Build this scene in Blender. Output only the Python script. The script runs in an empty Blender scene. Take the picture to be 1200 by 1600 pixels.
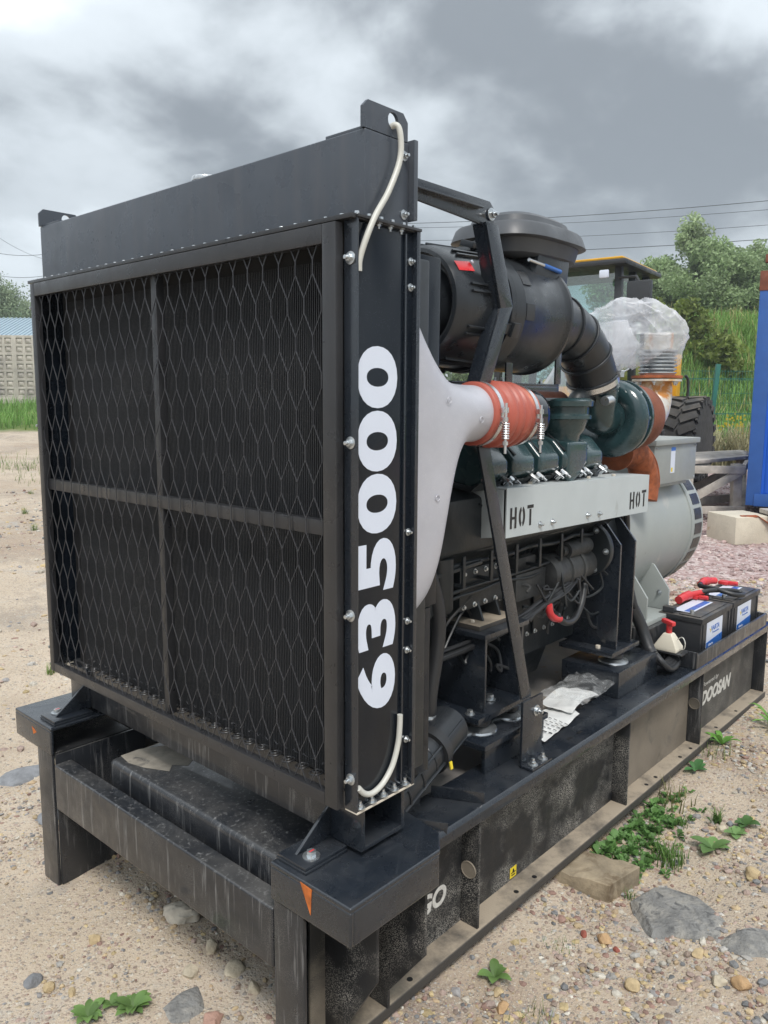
import bpy, bmesh, math, random
import numpy as np
from mathutils import Vector, Matrix, noise
R = math.radians
random.seed(7); rng = np.random.default_rng(7)
scene = bpy.context.scene
COL = scene.collection

# ------------------------------------------------------------------ camera
CAM = Vector((-1.095, -1.8875, 1.6))
yaw, pit, rol = R(42.06), R(-8.03), R(0.325)
Fw = Vector((math.cos(pit)*math.cos(yaw), math.cos(pit)*math.sin(yaw), math.sin(pit)))
rt = Fw.cross(Vector((0, 0, 1))).normalized(); up = rt.cross(Fw)
rt, up = math.cos(rol)*rt + math.sin(rol)*up, -math.sin(rol)*rt + math.cos(rol)*up
cd = bpy.data.cameras.new('camera'); cam = bpy.data.objects.new('camera', cd); COL.objects.link(cam)
cam.matrix_world = Matrix(((rt.x, up.x, -Fw.x, CAM.x), (rt.y, up.y, -Fw.y, CAM.y), (rt.z, up.z, -Fw.z, CAM.z), (0, 0, 0, 1)))
cd.sensor_fit = 'VERTICAL'; cd.sensor_height = 36; cd.sensor_width = 27; cd.lens = 1242/1600*36
cd.clip_start = 0.05; cd.clip_end = 1200
scene.camera = cam
FH = Vector((Fw.x, Fw.y, 0)).normalized(); RH = Vector((FH.y, -FH.x, 0))

# ------------------------------------------------------------------ sky
SUN_EL, SUN_AZ = R(56), R(232)          # azimuth counted from +x towards +y
world = bpy.data.worlds.new('World'); scene.world = world; world.use_nodes = True
nt = world.node_tree; nt.nodes.clear(); N = nt.nodes.new; LK = nt.links.new
out = N('ShaderNodeOutputWorld'); bg = N('ShaderNodeBackground'); LK(bg.outputs[0], out.inputs[0])
sky = N('ShaderNodeTexSky'); sky.sky_type = 'NISHITA'; sky.sun_disc = False
sky.sun_elevation = SUN_EL; sky.sun_rotation = R(90) - SUN_AZ
tc = N('ShaderNodeTexCoord'); sep = N('ShaderNodeSeparateXYZ'); LK(tc.outputs['Generated'], sep.inputs[0])
def wm(op, a, b=None, clamp=False):
    n = N('ShaderNodeMath'); n.operation = op; n.use_clamp = clamp
    for i, v in enumerate((a, b)):
        if v is None: continue
        if isinstance(v, (int, float)): n.inputs[i].default_value = v
        else: LK(v, n.inputs[i])
    return n.outputs[0]
zc = wm('MAXIMUM', sep.outputs[2], 0.0)
den = wm('ADD', zc, 0.42)
comb = N('ShaderNodeCombineXYZ'); LK(wm('DIVIDE', sep.outputs[0], den), comb.inputs[0]); LK(wm('DIVIDE', sep.outputs[1], den), comb.inputs[1])
CLOUD_OFF = (4.864, 1.484, 0.0)
mp = N('ShaderNodeMapping'); LK(comb.outputs[0], mp.inputs[0]); mp.inputs['Location'].default_value = CLOUD_OFF
def wnoise(scale, detail, rough, dist):
    n = N('ShaderNodeTexNoise'); n.inputs['Scale'].default_value = scale; n.inputs['Detail'].default_value = detail
    n.inputs['Roughness'].default_value = rough; n.inputs['Distortion'].default_value = dist; LK(mp.outputs[0], n.inputs['Vector']); return n.outputs['Fac']
n1 = wnoise(1.15, 8, 0.53, 0.25); n2 = wnoise(3.6, 5, 0.5, 0.3)
cl = wm('ADD', wm('MULTIPLY', n1, 0.74), wm('MULTIPLY', n2, 0.26))
ramp = N('ShaderNodeValToRGB'); LK(cl, ramp.inputs[0]); e = ramp.color_ramp.elements
ramp.color_ramp.interpolation = 'EASE'
e[0].position = 0.415; e[0].color = (0.60, 0.65, 0.685, 1); e[1].position = 0.61; e[1].color = (0.14, 0.155, 0.168, 1)
m_ = ramp.color_ramp.elements.new(0.49); m_.color = (0.42, 0.455, 0.48, 1)
# CIE overcast luminance distribution: brighter towards the zenith all round
hz = wm('POWER', 2.718, wm('MULTIPLY', zc, -9.0))
hm = N('ShaderNodeMix'); hm.data_type = 'RGBA'; LK(wm('MULTIPLY', hz, 0.72), hm.inputs[0]); LK(ramp.outputs[0], hm.inputs[6]); hm.inputs[7].default_value = (0.58, 0.64, 0.68, 1)
ciz = wm('ADD', wm('MULTIPLY', zc, 1.5), 0.50)
cs = N('ShaderNodeVectorMath'); cs.operation = 'SCALE'; LK(hm.outputs[2], cs.inputs[0]); LK(ciz, cs.inputs['Scale'])
sk = N('ShaderNodeVectorMath'); sk.operation = 'SCALE'; LK(sky.outputs[0], sk.inputs[0]); sk.inputs['Scale'].default_value = 0.10
mixw = N('ShaderNodeMix'); mixw.data_type = 'RGBA'; mixw.inputs[0].default_value = 0.93
LK(sk.outputs[0], mixw.inputs[6]); LK(cs.outputs[0], mixw.inputs[7])
LK(mixw.outputs[2], bg.inputs[0]); bg.inputs[1].default_value = 1.0

sd = bpy.data.lights.new('sun', 'SUN'); sd.energy = 1.5; sd.angle = R(16); sd.color = (1.0, 0.955, 0.9)
sun = bpy.data.objects.new('sun', sd); COL.objects.link(sun)
sdir = Vector((math.cos(SUN_EL)*math.cos(SUN_AZ), math.cos(SUN_EL)*math.sin(SUN_AZ), math.sin(SUN_EL)))
sun.rotation_euler = sdir.to_track_quat('Z', 'Y').to_euler(); sun.location = sdir*30
vs = scene.view_settings; vs.view_transform = 'Standard'; vs.look = 'None'; vs.exposure = 0.98; vs.gamma = 1.0; vs.use_curve_mapping = False

# ------------------------------------------------------------------ materials
MATS = {}
def lin(c):
    return tuple(((v/12.92) if v <= 0.04045 else ((v+0.055)/1.055)**2.4) for v in c)
def pmat(name, base, rough=0.5, metal=0.0, var=0.12, vscale=6.0, bump=0.0, bscale=60.0, spec=0.5, coat=0.0,
         speck=None, dust=None, patch=None, attr=None, rvar=0.12, streak=None, trans=None):
    """procedural material: colour variation, roughness variation, relief, specks, settled dust, irregular patches, vertical streaks"""
    if name in MATS: return MATS[name]
    m = bpy.data.materials.new(name); m.use_nodes = True; t = m.node_tree; t.nodes.clear()
    n = t.nodes.new; l = t.links.new
    o = n('ShaderNodeOutputMaterial'); b = n('ShaderNodeBsdfPrincipled'); l(b.outputs[0], o.inputs[0])
    tcx = n('ShaderNodeTexCoord'); co = tcx.outputs['Object']
    def noi(s, d=4, r=0.55, vec=None, dist=0):
        q = n('ShaderNodeTexNoise'); q.inputs['Scale'].default_value = s; q.inputs['Detail'].default_value = d
        q.inputs['Roughness'].default_value = r; q.inputs['Distortion'].default_value = dist; l(vec or co, q.inputs['Vector']); return q.outputs['Fac']
    def ma(op, a, c=None, clamp=False):
        q = n('ShaderNodeMath'); q.operation = op; q.use_clamp = clamp
        for i, v in enumerate((a, c)):
            if v is None: continue
            if isinstance(v, (int, float)): q.inputs[i].default_value = v
            else: l(v, q.inputs[i])
        return q.outputs[0]
    def mr(v, a, c, lo=0.0, hi=1.0):
        q = n('ShaderNodeMapRange'); q.inputs[1].default_value = a; q.inputs[2].default_value = c; q.inputs[3].default_value = lo; q.inputs[4].default_value = hi
        l(v, q.inputs[0]); return q.outputs[0]
    def mix(f, a, c):
        q = n('ShaderNodeMix'); q.data_type = 'RGBA'
        if isinstance(f, float): q.inputs[0].default_value = f
        else: l(f, q.inputs[0])
        for i, v in ((6, a), (7, c)):
            if isinstance(v, tuple): q.inputs[i].default_value = (*v[:3], 1)
            else: l(v, q.inputs[i])
        return q.outputs[2]
    nv = noi(vscale, 5)
    if attr:
        at = n('ShaderNodeAttribute'); at.attribute_name = attr; basec = at.outputs['Color']
        hs = n('ShaderNodeHueSaturation'); l(basec, hs.inputs['Color']); l(mr(nv, .3, .7, 1-var, 1+var), hs.inputs['Value']); c = hs.outputs[0]
    else:
        c = mix(mr(nv, .32, .68), tuple(v*(1-var) for v in base), tuple(min(1, v*(1+var)) for v in base))
    r = mr(noi(vscale*2.3, 4), .3, .7, max(0.02, rough-rvar), min(1, rough+rvar))
    if patch:
        for (pc, ps, p0, p1, pr) in patch:
            f = mr(noi(ps, 6, .62, dist=.6), p0, p1)
            c = mix(f, c, pc); r = ma('ADD', r, ma('MULTIPLY', f, pr-rough), True)
    if streak:
        mpn = n('ShaderNodeMapping'); l(co, mpn.inputs[0]); mpn.inputs['Scale'].default_value = (1, 1, 0.07)
        f = mr(noi(streak[1], 4, .6, mpn.outputs[0]), streak[2], streak[3]); c = mix(ma('MULTIPLY', f, streak[4]), c, streak[0])
    if speck:
        vo = n('ShaderNodeTexVoronoi'); vo.inputs['Scale'].default_value = speck[1]; l(co, vo.inputs['Vector'])
        f = mr(vo.outputs['Distance'], speck[2], speck[2]*0.55)
        f = ma('MULTIPLY', f, mr(noi(speck[3], 4), .45, .62)); f = ma('MULTIPLY', f, speck[4])
        c = mix(f, c, speck[0]); r = ma('ADD', r, ma('MULTIPLY', f, 0.4), True)
    if dust:
        ge = n('ShaderNodeNewGeometry'); sx = n('ShaderNodeSeparateXYZ'); l(ge.outputs['Normal'], sx.inputs[0])
        f = mr(sx.outputs[2], .45, .95); f = ma('MULTIPLY', f, mr(noi(dust[1], 6, .65), dust[2], dust[3])); f = ma('MULTIPLY', f, dust[4])
        c = mix(f, c, dust[0]); r = ma('ADD', r, ma('MULTIPLY', f, 0.5), True)
    l(c, b.inputs['Base Color']); l(r, b.inputs['Roughness'])
    b.inputs['Metallic'].default_value = metal; b.inputs['Specular IOR Level'].default_value = spec; b.inputs['Coat Weight'].default_value = coat
    if trans:
        b.inputs['Transmission Weight'].default_value = trans
    if bump:
        bp = n('ShaderNodeBump'); bp.inputs['Strength'].default_value = bump; bp.inputs['Distance'].default_value = 0.01
        l(noi(bscale, 5, .6), bp.inputs['Height']); l(bp.outputs[0], b.inputs['Normal'])
    MATS[name] = m; return m
DUST = (0.30, 0.25, 0.19)
BLK = (0.012, 0.016, 0.0225)
pmat('black_paint', BLK, 0.27, coat=.5, speck=((.34, .34, .34), 420, .22, 9, .35), dust=((.17, .17, .17), 5, .45, .8, .22), bump=.03, bscale=30)
pmat('tank_paint', (0.052, 0.062, 0.078), 0.32, streak=((.075, .078, .088), 30, .45, .75, .6), bump=.02, bscale=18)
pmat('gloss_black', (0.006, 0.009, 0.014), 0.14, spec=.3, coat=.08, speck=((.3, .3, .32), 260, .16, 14, .3), rvar=.05)
pmat('frame_paint', (0.025, 0.0255, 0.028), 0.34, var=.15, speck=((.3, .28, .26), 480, .2, 12, .3), bump=.05, bscale=90)
pmat('dirty_black', (0.014, 0.016, 0.020), 0.38, coat=.35, speck=((.38, .37, .35), 460, .30, 6, .6), streak=((.30, .30, .30), 85, .56, .78, .6), dust=((.20, .19, .175), 4, .42, .75, .4), bump=.05, bscale=80)
pmat('web_tan', (0.17, 0.145, 0.115), 0.7, var=.18, vscale=5, speck=((.30, .27, .22), 420, .4, 9, .5), patch=[((.035, .035, .036), 2.6, .60, .70, .6), ((.10, .09, .075), 9, .55, .7, .7)], bump=.08, bscale=120)
pmat('web_grey', (0.060, 0.057, 0.053), 0.62, var=.2, speck=((.33, .31, .27), 380, .45, 7, .7), patch=[((.12, .11, .095), 2.2, .52, .68, .75)], bump=.08, bscale=140)
pmat('speckled_black', (0.014, 0.015, 0.017), 0.5, speck=((.40, .38, .34), 300, .52, 6, .95), bump=.12, bscale=160)
pmat('dusty_web', (0.024, 0.024, 0.023), 0.6, speck=((.31, .28, .22), 420, .42, 7, .7), patch=[((.20, .172, .135), 1.1, .47, .62, .75)], bump=.06, bscale=120)
pmat('dusty_flange', (0.05, 0.045, 0.04), 0.7, dust=((.34, .285, .215), 7, .26, .55, .92), bump=.15, bscale=140)
pmat('deck', (0.21, 0.20, 0.19), 0.65, patch=[((.30, .26, .21), 3, .45, .65, .85), ((.22, .10, .045), 5, .63, .72, .8)], bump=.1, bscale=50)
pmat('plastic_black', (0.016, 0.019, 0.023), 0.33, bump=.03, bscale=200, dust=((.2, .2, .2), 6, .45, .8, .12))
pmat('cap_grey', (0.055, 0.060, 0.068), 0.5, bump=.03, bscale=220, dust=(DUST, 6, .45, .8, .15))
pmat('rubber', (0.020, 0.021, 0.023), 0.42, bump=.04, bscale=120)
pmat('core_fin', (0.022, 0.024, 0.028), 0.45, metal=.3, speck=((.25, .24, .22), 260, .3, 7, .45), bump=.35, bscale=420)
pmat('core_dark', (0.006, 0.006, 0.007), 0.7)
pmat('mesh_metal', (0.038, 0.040, 0.046), 0.42)
pmat('silver_duct', (0.46, 0.465, 0.51), 0.42, metal=.25, var=.06, speck=((.75, .76, .78), 420, .33, 40, .55), bump=.12, bscale=330)
pmat('red_hose', (0.36, 0.085, 0.058), 0.48, var=.12, bump=.08, bscale=160, patch=[((.55, .19, .12), 7, .55, .7, .6)])
pmat('steel', (0.62, 0.63, 0.64), 0.27, metal=.95, var=.1, rvar=.1)
pmat('zinc', (0.55, 0.58, 0.60), 0.33, metal=.9, var=.15, patch=[((.34, .3, .22), 60, .6, .75, .6)])
pmat('engine_green', (0.019, 0.045, 0.050), 0.25, var=.2, coat=.4, dust=((.22, .22, .2), 9, .5, .85, .2), bump=.06, bscale=70)
pmat('engine_dark', (0.012, 0.016, 0.019), 0.42, var=.25, bump=.15, bscale=40, dust=((.15, .148, .14), 6, .45, .75, .25), patch=[((.035, .038, .039), 8, .58, .7, .6)])
pmat('starter_dusty', (0.034, 0.036, 0.037), 0.55, var=.4, vscale=12, bump=.2, bscale=50, dust=((.25, .235, .21), 9, .4, .7, .6))
pmat('shield_grey', (0.43, 0.47, 0.48), 0.5, var=.04, patch=[((.30, .31, .30), 9, .66, .74, .6)], dust=((.42, .37, .3), 7, .4, .7, .3))
pmat('alt_grey', (0.30, 0.325, 0.315), 0.48, var=.05, vscale=3, patch=[((.13, .125, .11), 14, .68, .74, .7), ((.40, .40, .37), 5, .6, .72, .5)])
pmat('box_grey', (0.255, 0.275, 0.27), 0.45, var=.05, dust=((.4, .37, .32), 7, .4, .7, .3))
pmat('rust', (0.30, 0.085, 0.032), 0.8, var=.35, vscale=22, bump=.3, bscale=110, patch=[((.13, .040, .022), 8, .52, .66, .85)])
pmat('rust_dark', (0.17, 0.055, 0.030), 0.8, var=.25, vscale=14, bump=.25, bscale=90)
pmat('hot_steel', (0.56, 0.54, 0.50), 0.42, metal=.35, var=.08, patch=[((.50, .23, .07), 9, .50, .60, .75), ((.66, .56, .36), 6, .52, .68, .6)])
pmat('white_print', (0.60, 0.65, 0.75), 0.35, var=.02, rvar=.05)
pmat('grey_print', (0.55, 0.54, 0.51), 0.5, var=.15, vscale=60)
pmat('black_print', (0.008, 0.008, 0.009), 0.5)
pmat('blue_print', (0.03, 0.13, 0.44), 0.35, var=.05)
pmat('yellow_print', (0.72, 0.56, 0.03), 0.4, var=.05)
pmat('red_print', (0.66, 0.03, 0.035), 0.35, var=.05)
pmat('paper', (0.70, 0.71, 0.70), 0.7, var=.05, bump=.2, bscale=20, patch=[((.48, .42, .33), 9, .6, .75, .8)])
pmat('dusty_smear', (.26, .235, .195), .85, var=.25, vscale=14, patch=[((.06, .06, .06), 16, .55, .68, .7)], bump=.1, bscale=70)
pmat('tarnished_cloth', (.50, .45, .37), .9, var=.15, vscale=30, bump=.3, bscale=60)
pmat('tube_white', (0.50, 0.50, 0.46), 0.4, var=.05)
pmat('cream_plastic', (0.62, 0.58, 0.48), 0.45, var=.05)
pmat('red_plastic', (0.55, 0.035, 0.04), 0.38, var=.1)
pmat('battery_case', (0.028, 0.030, 0.034), 0.42, dust=(DUST, 8, .4, .75, .45), bump=.03, bscale=100)
pmat('gasket', (0.55, 0.50, 0.42), 0.7)
pmat('stone_rust_mark', (0.46, 0.12, 0.02), 0.75, var=.3, vscale=40)
pmat('concrete', (0.43, 0.395, 0.345), 0.9, var=.15, vscale=3, bump=.4, bscale=25, patch=[((.24, .22, .2), 1.4, .5, .7, .9)])
pmat('concrete_block', (0.55, 0.50, 0.40), 0.9, var=.1, vscale=5, bump=.4, bscale=30, patch=[((.47, .25, .10), 4, .66, .74, .9)])
pmat('wood_grey', (0.40, 0.365, 0.32), 0.85, var=.25, vscale=9, bump=.3, bscale=40)
pmat('timber', (0.27, 0.22, 0.15), 0.85, var=.3, vscale=14, bump=.5, bscale=45, patch=[((.12, .085, .05), 9, .5, .68, .9)])
pmat('container_blue', (0.008, 0.105, 0.55), 0.45, var=.08, vscale=2, patch=[((.03, .16, .60), 3, .62, .7, .5)])
pmat('container_trim', (0.02, 0.085, 0.30), 0.5, var=.1)
pmat('loader_yellow', (0.62, 0.32, 0.012), 0.4, var=.08)
pmat('loader_dark', (0.022, 0.024, 0.027), 0.5)
pmat('tyre', (0.045, 0.044, 0.043), 0.8, var=.2, bump=.3, bscale=30, dust=(DUST, 5, .4, .7, .5))
pmat('roof_blue', (0.33, 0.42, 0.48), 0.45, var=.06, metal=.2)
pmat('fence_green', (0.015, 0.125, 0.095), 0.5)
pmat('wire', (0.05, 0.055, 0.06), 0.6)
pmat('bark', (0.10, 0.085, 0.07), 0.9, var=.3, bump=.5, bscale=20)
pmat('rock_grey', (0.20, 0.198, 0.19), 0.92, var=.3, vscale=16, bump=1.0, bscale=70, patch=[((.31, .295, .265), 9, .46, .62, .9), ((.11, .11, .108), 22, .56, .66, .9)])
pmat('gravel', (.3, .3, .3), 0.85, attr='Col', var=.2, vscale=90, bump=.25, bscale=160)
for nm, c_ in (('stone_yellow', (.43, .33, .19)), ('stone_pale', (.46, .40, .30)), ('stone_pink', (.36, .22, .17)), ('stone_red', (.26, .075, .05)), ('stone_grey', (.19, .195, .205)), ('stone_orange', (.42, .27, .14))):
    pmat(nm, c_, 0.85, var=.22, vscale=30, bump=.45, bscale=90)

def leafmat(name, attr='Col', tr=.35):
    m = bpy.data.materials.new(name); m.use_nodes = True; t = m.node_tree; t.nodes.clear(); n = t.nodes.new; l = t.links.new
    o = n('ShaderNodeOutputMaterial'); a = n('ShaderNodeAttribute'); a.attribute_name = attr
    b = n('ShaderNodeBsdfPrincipled'); b.inputs['Roughness'].default_value = .55; b.inputs['Specular IOR Level'].default_value = .35
    tl = n('ShaderNodeBsdfTranslucent'); mx = n('ShaderNodeMixShader'); mx.inputs[0].default_value = tr
    l(a.outputs['Color'], b.inputs['Base Color']); l(a.outputs['Color'], tl.inputs['Color']); l(b.outputs[0], mx.inputs[1]); l(tl.outputs[0], mx.inputs[2]); l(mx.outputs[0], o.inputs[0])
    MATS[name] = m
leafmat('leaf')
def filmmat(name, col, opac, rough, bump=0.3, bs=14):
    m = bpy.data.materials.new(name); m.use_nodes = True; t = m.node_tree; t.nodes.clear(); n = t.nodes.new; l = t.links.new
    o = n('ShaderNodeOutputMaterial'); b = n('ShaderNodeBsdfPrincipled'); b.inputs['Base Color'].default_value = (*col, 1); b.inputs['Roughness'].default_value = rough
    tl = n('ShaderNodeBsdfTranslucent'); tl.inputs[0].default_value = (*col, 1); m1 = n('ShaderNodeMixShader'); m1.inputs[0].default_value = .45
    tp = n('ShaderNodeBsdfTransparent'); m2 = n('ShaderNodeMixShader'); tcx = n('ShaderNodeTexCoord')
    q = n('ShaderNodeTexNoise'); q.inputs['Scale'].default_value = bs; q.inputs['Detail'].default_value = 6; q.inputs['Distortion'].default_value = 1.2; l(tcx.outputs['Object'], q.inputs['Vector'])
    mr = n('ShaderNodeMapRange'); mr.inputs[1].default_value = .35; mr.inputs[2].default_value = .65; mr.inputs[3].default_value = opac[0]; mr.inputs[4].default_value = opac[1]; l(q.outputs['Fac'], mr.inputs[0])
    bp = n('ShaderNodeBump'); bp.inputs['Strength'].default_value = bump; bp.inputs['Distance'].default_value = .02; l(q.outputs['Fac'], bp.inputs['Height']); l(bp.outputs[0], b.inputs['Normal'])
    l(b.outputs[0], m1.inputs[1]); l(tl.outputs[0], m1.inputs[2]); l(mr.outputs[0], m2.inputs[0]); l(tp.outputs[0], m2.inputs[1]); l(m1.outputs[0], m2.inputs[2]); l(m2.outputs[0], o.inputs[0])
    MATS[name] = m
filmmat('film_white', (.82, .84, .88), (.16, .66), .2, .2, 6)
filmmat('film_clear', (.75, .77, .78), (.10, .42), .15, .5, 18)
def glassmat(name, col, a):
    m = bpy.data.materials.new(name); m.use_nodes = True; t = m.node_tree; t.nodes.clear(); n = t.nodes.new; l = t.links.new
    o = n('ShaderNodeOutputMaterial'); g = n('ShaderNodeBsdfGlossy'); g.inputs['Roughness'].default_value = .05
    tp = n('ShaderNodeBsdfTransparent'); tp.inputs[0].default_value = (*col, 1); mx = n('ShaderNodeMixShader'); mx.inputs[0].default_value = a
    l(tp.outputs[0], mx.inputs[1]); l(g.outputs[0], mx.inputs[2]); l(mx.outputs[0], o.inputs[0]); MATS[name] = m
glassmat('cab_glass', (.62, .80, .78), .22)

# ------------------------------------------------------------------ mesh builder
class B:
    def __init__(s): s.v = []; s.f = []
    def add(s, vs, fs):
        o = len(s.v); s.v += [tuple(p) for p in vs]; s.f += [tuple(i+o for i in q) for q in fs]; return s
    def box(s, x0, x1, y0, y1, z0, z1):
        return s.add([(x0,y0,z0),(x1,y0,z0),(x1,y1,z0),(x0,y1,z0),(x0,y0,z1),(x1,y0,z1),(x1,y1,z1),(x0,y1,z1)],
                     [(0,3,2,1),(4,5,6,7),(0,1,5,4),(1,2,6,5),(2,3,7,6),(3,0,4,7)])
    def obox(s, c, ax, ay, az, hx, hy, hz):
        c = Vector(c); ax, ay, az = Vector(ax).normalized()*hx, Vector(ay).normalized()*hy, Vector(az).normalized()*hz
        vs = [c+ax*i+ay*j+az*k for k in (-1,1) for j, i in ((-1,-1),(-1,1),(1,1),(1,-1))]
        return s.add(vs, [(0,3,2,1),(4,5,6,7),(0,1,5,4),(1,2,6,5),(2,3,7,6),(3,0,4,7)])
    def bar(s, p0, p1, w, h, upv=(0,0,1)):
        p0, p1 = Vector(p0), Vector(p1); d = (p1-p0); L = d.length; d.normalize()
        sd_ = d.cross(Vector(upv)); 
        if sd_.length < 1e-4: sd_ = d.cross(Vector((0,1,0)))
        sd_.normalize(); u = sd_.cross(d)
        return s.obox((p0+p1)/2, d, sd_, u, L/2, w/2, h/2)
    def prism(s, pts, axis, a0, a1):
        n = len(pts)
        def P(p, a): return {'x': (a, p[0], p[1]), 'y': (p[0], a, p[1]), 'z': (p[0], p[1], a)}[axis]
        vs = [P(p, a0) for p in pts] + [P(p, a1) for p in pts]
        return s.add(vs, [tuple(range(n))[::-1], tuple(range(n, 2*n))] + [(i, (i+1) % n, n+(i+1) % n, n+i) for i in range(n)])
    def tube(s, path, r, n=10, caps=True, closed=False):
        path = [Vector(p) for p in path]; m = len(path); rs = r if isinstance(r, (list, tuple)) else [r]*m
        t = [(path[min(i+1, m-1)]-path[max(i-1, 0)]).normalized() for i in range(m)]
        a = t[0].orthogonal().normalized(); rings = []
        for i in range(m):
            a = (a - t[i]*a.dot(t[i])); a.normalize(); b_ = t[i].cross(a)
            rings.append([path[i]+(a*math.cos(2*math.pi*k/n)+b_*math.sin(2*math.pi*k/n))*rs[i] for k in range(n)])
        return s.loft(rings, caps)
    def loft(s, rings, caps=True):
        n = len(rings[0]); vs = [p for q in rings for p in q]
        fs = [(i*n+k, i*n+(k+1) % n, (i+1)*n+(k+1) % n, (i+1)*n+k) for i in range(len(rings)-1) for k in range(n)]
        if caps: fs += [tuple(range(n))[::-1], tuple(range((len(rings)-1)*n, len(rings)*n))]
        return s.add(vs, fs)
    def cyl(s, p0, p1, r0, r1=None, n=24):
        return s.tube([p0, p1], [r0, r0 if r1 is None else r1], n)
    def lathe(s, o, d, prof, n=32):
        o, d = Vector(o), Vector(d).normalized(); a = d.orthogonal().normalized(); b_ = d.cross(a)
        return s.loft([[o+d*t+(a*math.cos(2*math.pi*k/n)+b_*math.sin(2*math.pi*k/n))*max(r, 1e-4) for k in range(n)] for t, r in prof])
    def torus(s, c, d, Rr, r, n=36, m=12, arc=(0, 2*math.pi)):
        c, d = Vector(c), Vector(d).normalized(); a = d.orthogonal().normalized(); b_ = d.cross(a); full = abs(arc[1]-arc[0]-2*math.pi) < 1e-6
        vs = []; k = n if full else n+1
        for i in range(k):
            t = arc[0]+(arc[1]-arc[0])*i/n; q = a*math.cos(t)+b_*math.sin(t)
            vs += [c+q*(Rr+r*math.cos(2*math.pi*j/m))+d*r*math.sin(2*math.pi*j/m) for j in range(m)]
        fs = [(i*m+j, ((i+1) % k)*m+j, ((i+1) % k)*m+(j+1) % m, i*m+(j+1) % m) for i in range(n) for j in range(m)]
        return s.add(vs, fs)

def mesh_from(name, b, mat, bev=0.0, smooth=38, seg=2):
    me = bpy.data.meshes.new(name); bm = bmesh.new()
    vs = [bm.verts.new(p) for p in b.v]
    for f in b.f:
        try: bm.faces.new([vs[i] for i in f])
        except ValueError: pass
    bmesh.ops.recalc_face_normals(bm, faces=bm.faces)
    if bev:
        es = [e_ for e_ in bm.edges if len(e_.link_faces) == 2 and e_.calc_face_angle(0) > R(30)]
        bmesh.ops.bevel(bm, geom=es, offset=bev, segments=seg, affect='EDGES', clamp_overlap=True, profile=.6)
    bm.to_mesh(me); bm.free()
    me.materials.append(MATS[mat])
    if smooth:
        me.polygons.foreach_set('use_smooth', [True]*len(me.polygons)); me.set_sharp_from_angle(angle=R(smooth))
    return me
def link(name, me, parent=None, mw=None):
    o = bpy.data.objects.new(name, me); COL.objects.link(o)
    if mw is not None: o.matrix_basis = mw
    if parent is not None:
        o.parent = parent; o.matrix_parent_inverse = WM[parent].inverted()
    WM[o] = mw.copy() if mw is not None else Matrix()
    return o
WM = {}
def obj(name, b, mat, parent=None, bev=0.0, smooth=38, seg=2, stuff=False):
    o = link(name, mesh_from(name, b, mat, bev, smooth, seg), parent)
    if stuff: o['kind'] = 'stuff'
    return o
def thing(name, label, cat, loc, group=None):
    o = bpy.data.objects.new(name, None); COL.objects.link(o); o.location = loc; o.empty_display_size = .1
    WM[o] = Matrix.Translation(loc); return tag(o, label, cat, group)
def tag(o, label=None, cat=None, group=None, kind=None):
    if label: o['label'] = label
    if cat: o['category'] = cat
    if group: o['group'] = group
    if kind: o['kind'] = kind
    return o
def frame(loc, z, x=None):
    z = Vector(z).normalized(); x = Vector(x) if x is not None else z.orthogonal()
    x = (x-z*x.dot(z)).normalized(); y = z.cross(x)
    return Matrix(((x.x, y.x, z.x, loc[0]), (x.y, y.y, z.y, loc[1]), (x.z, y.z, z.z, loc[2]), (0, 0, 0, 1)))
def text(name, s, parent, loc, X, Y, w, h, mat, bold=0.0, shear=0.0, depth=.0008, space=1.0):
    """flat printed lettering fitted to a w x h field; X is the reading direction, Y the glyphs' up"""
    cu = bpy.data.curves.new('t', 'FONT'); cu.body = s; cu.offset = bold; cu.shear = shear; cu.space_character = space; cu.resolution_u = 6
    to = bpy.data.objects.new('t', cu); COL.objects.link(to)
    dg = bpy.context.evaluated_depsgraph_get(); me = bpy.data.meshes.new_from_object(to.evaluated_get(dg))
    bpy.data.objects.remove(to); bpy.data.curves.remove(cu)
    X, Y = Vector(X).normalized(), Vector(Y).normalized(); Z = X.cross(Y)
    co = np.array([v.co[:] for v in me.vertices]); lo, hi = co.min(0), co.max(0)
    bm = bmesh.new(); bm.from_mesh(me); bpy.data.meshes.remove(me)
    for v in bm.verts:
        v.co = Vector(loc)+X*((v.co.x-lo[0])/(hi[0]-lo[0])*w)+Y*((v.co.y-lo[1])/(hi[1]-lo[1])*h)
    for f in bm.faces: f.smooth = False
    bmesh.ops.recalc_face_normals(bm, faces=bm.faces)
    ext = bmesh.ops.extrude_face_region(bm, geom=list(bm.faces))
    for v in ext['geom']:
        if isinstance(v, bmesh.types.BMVert): v.co += Z*depth
    bmesh.ops.recalc_face_normals(bm, faces=bm.faces)
    m2 = bpy.data.meshes.new(name); bm.to_mesh(m2); bm.free(); m2.materials.append(MATS[mat])
    return link(name, m2, parent)

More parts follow.
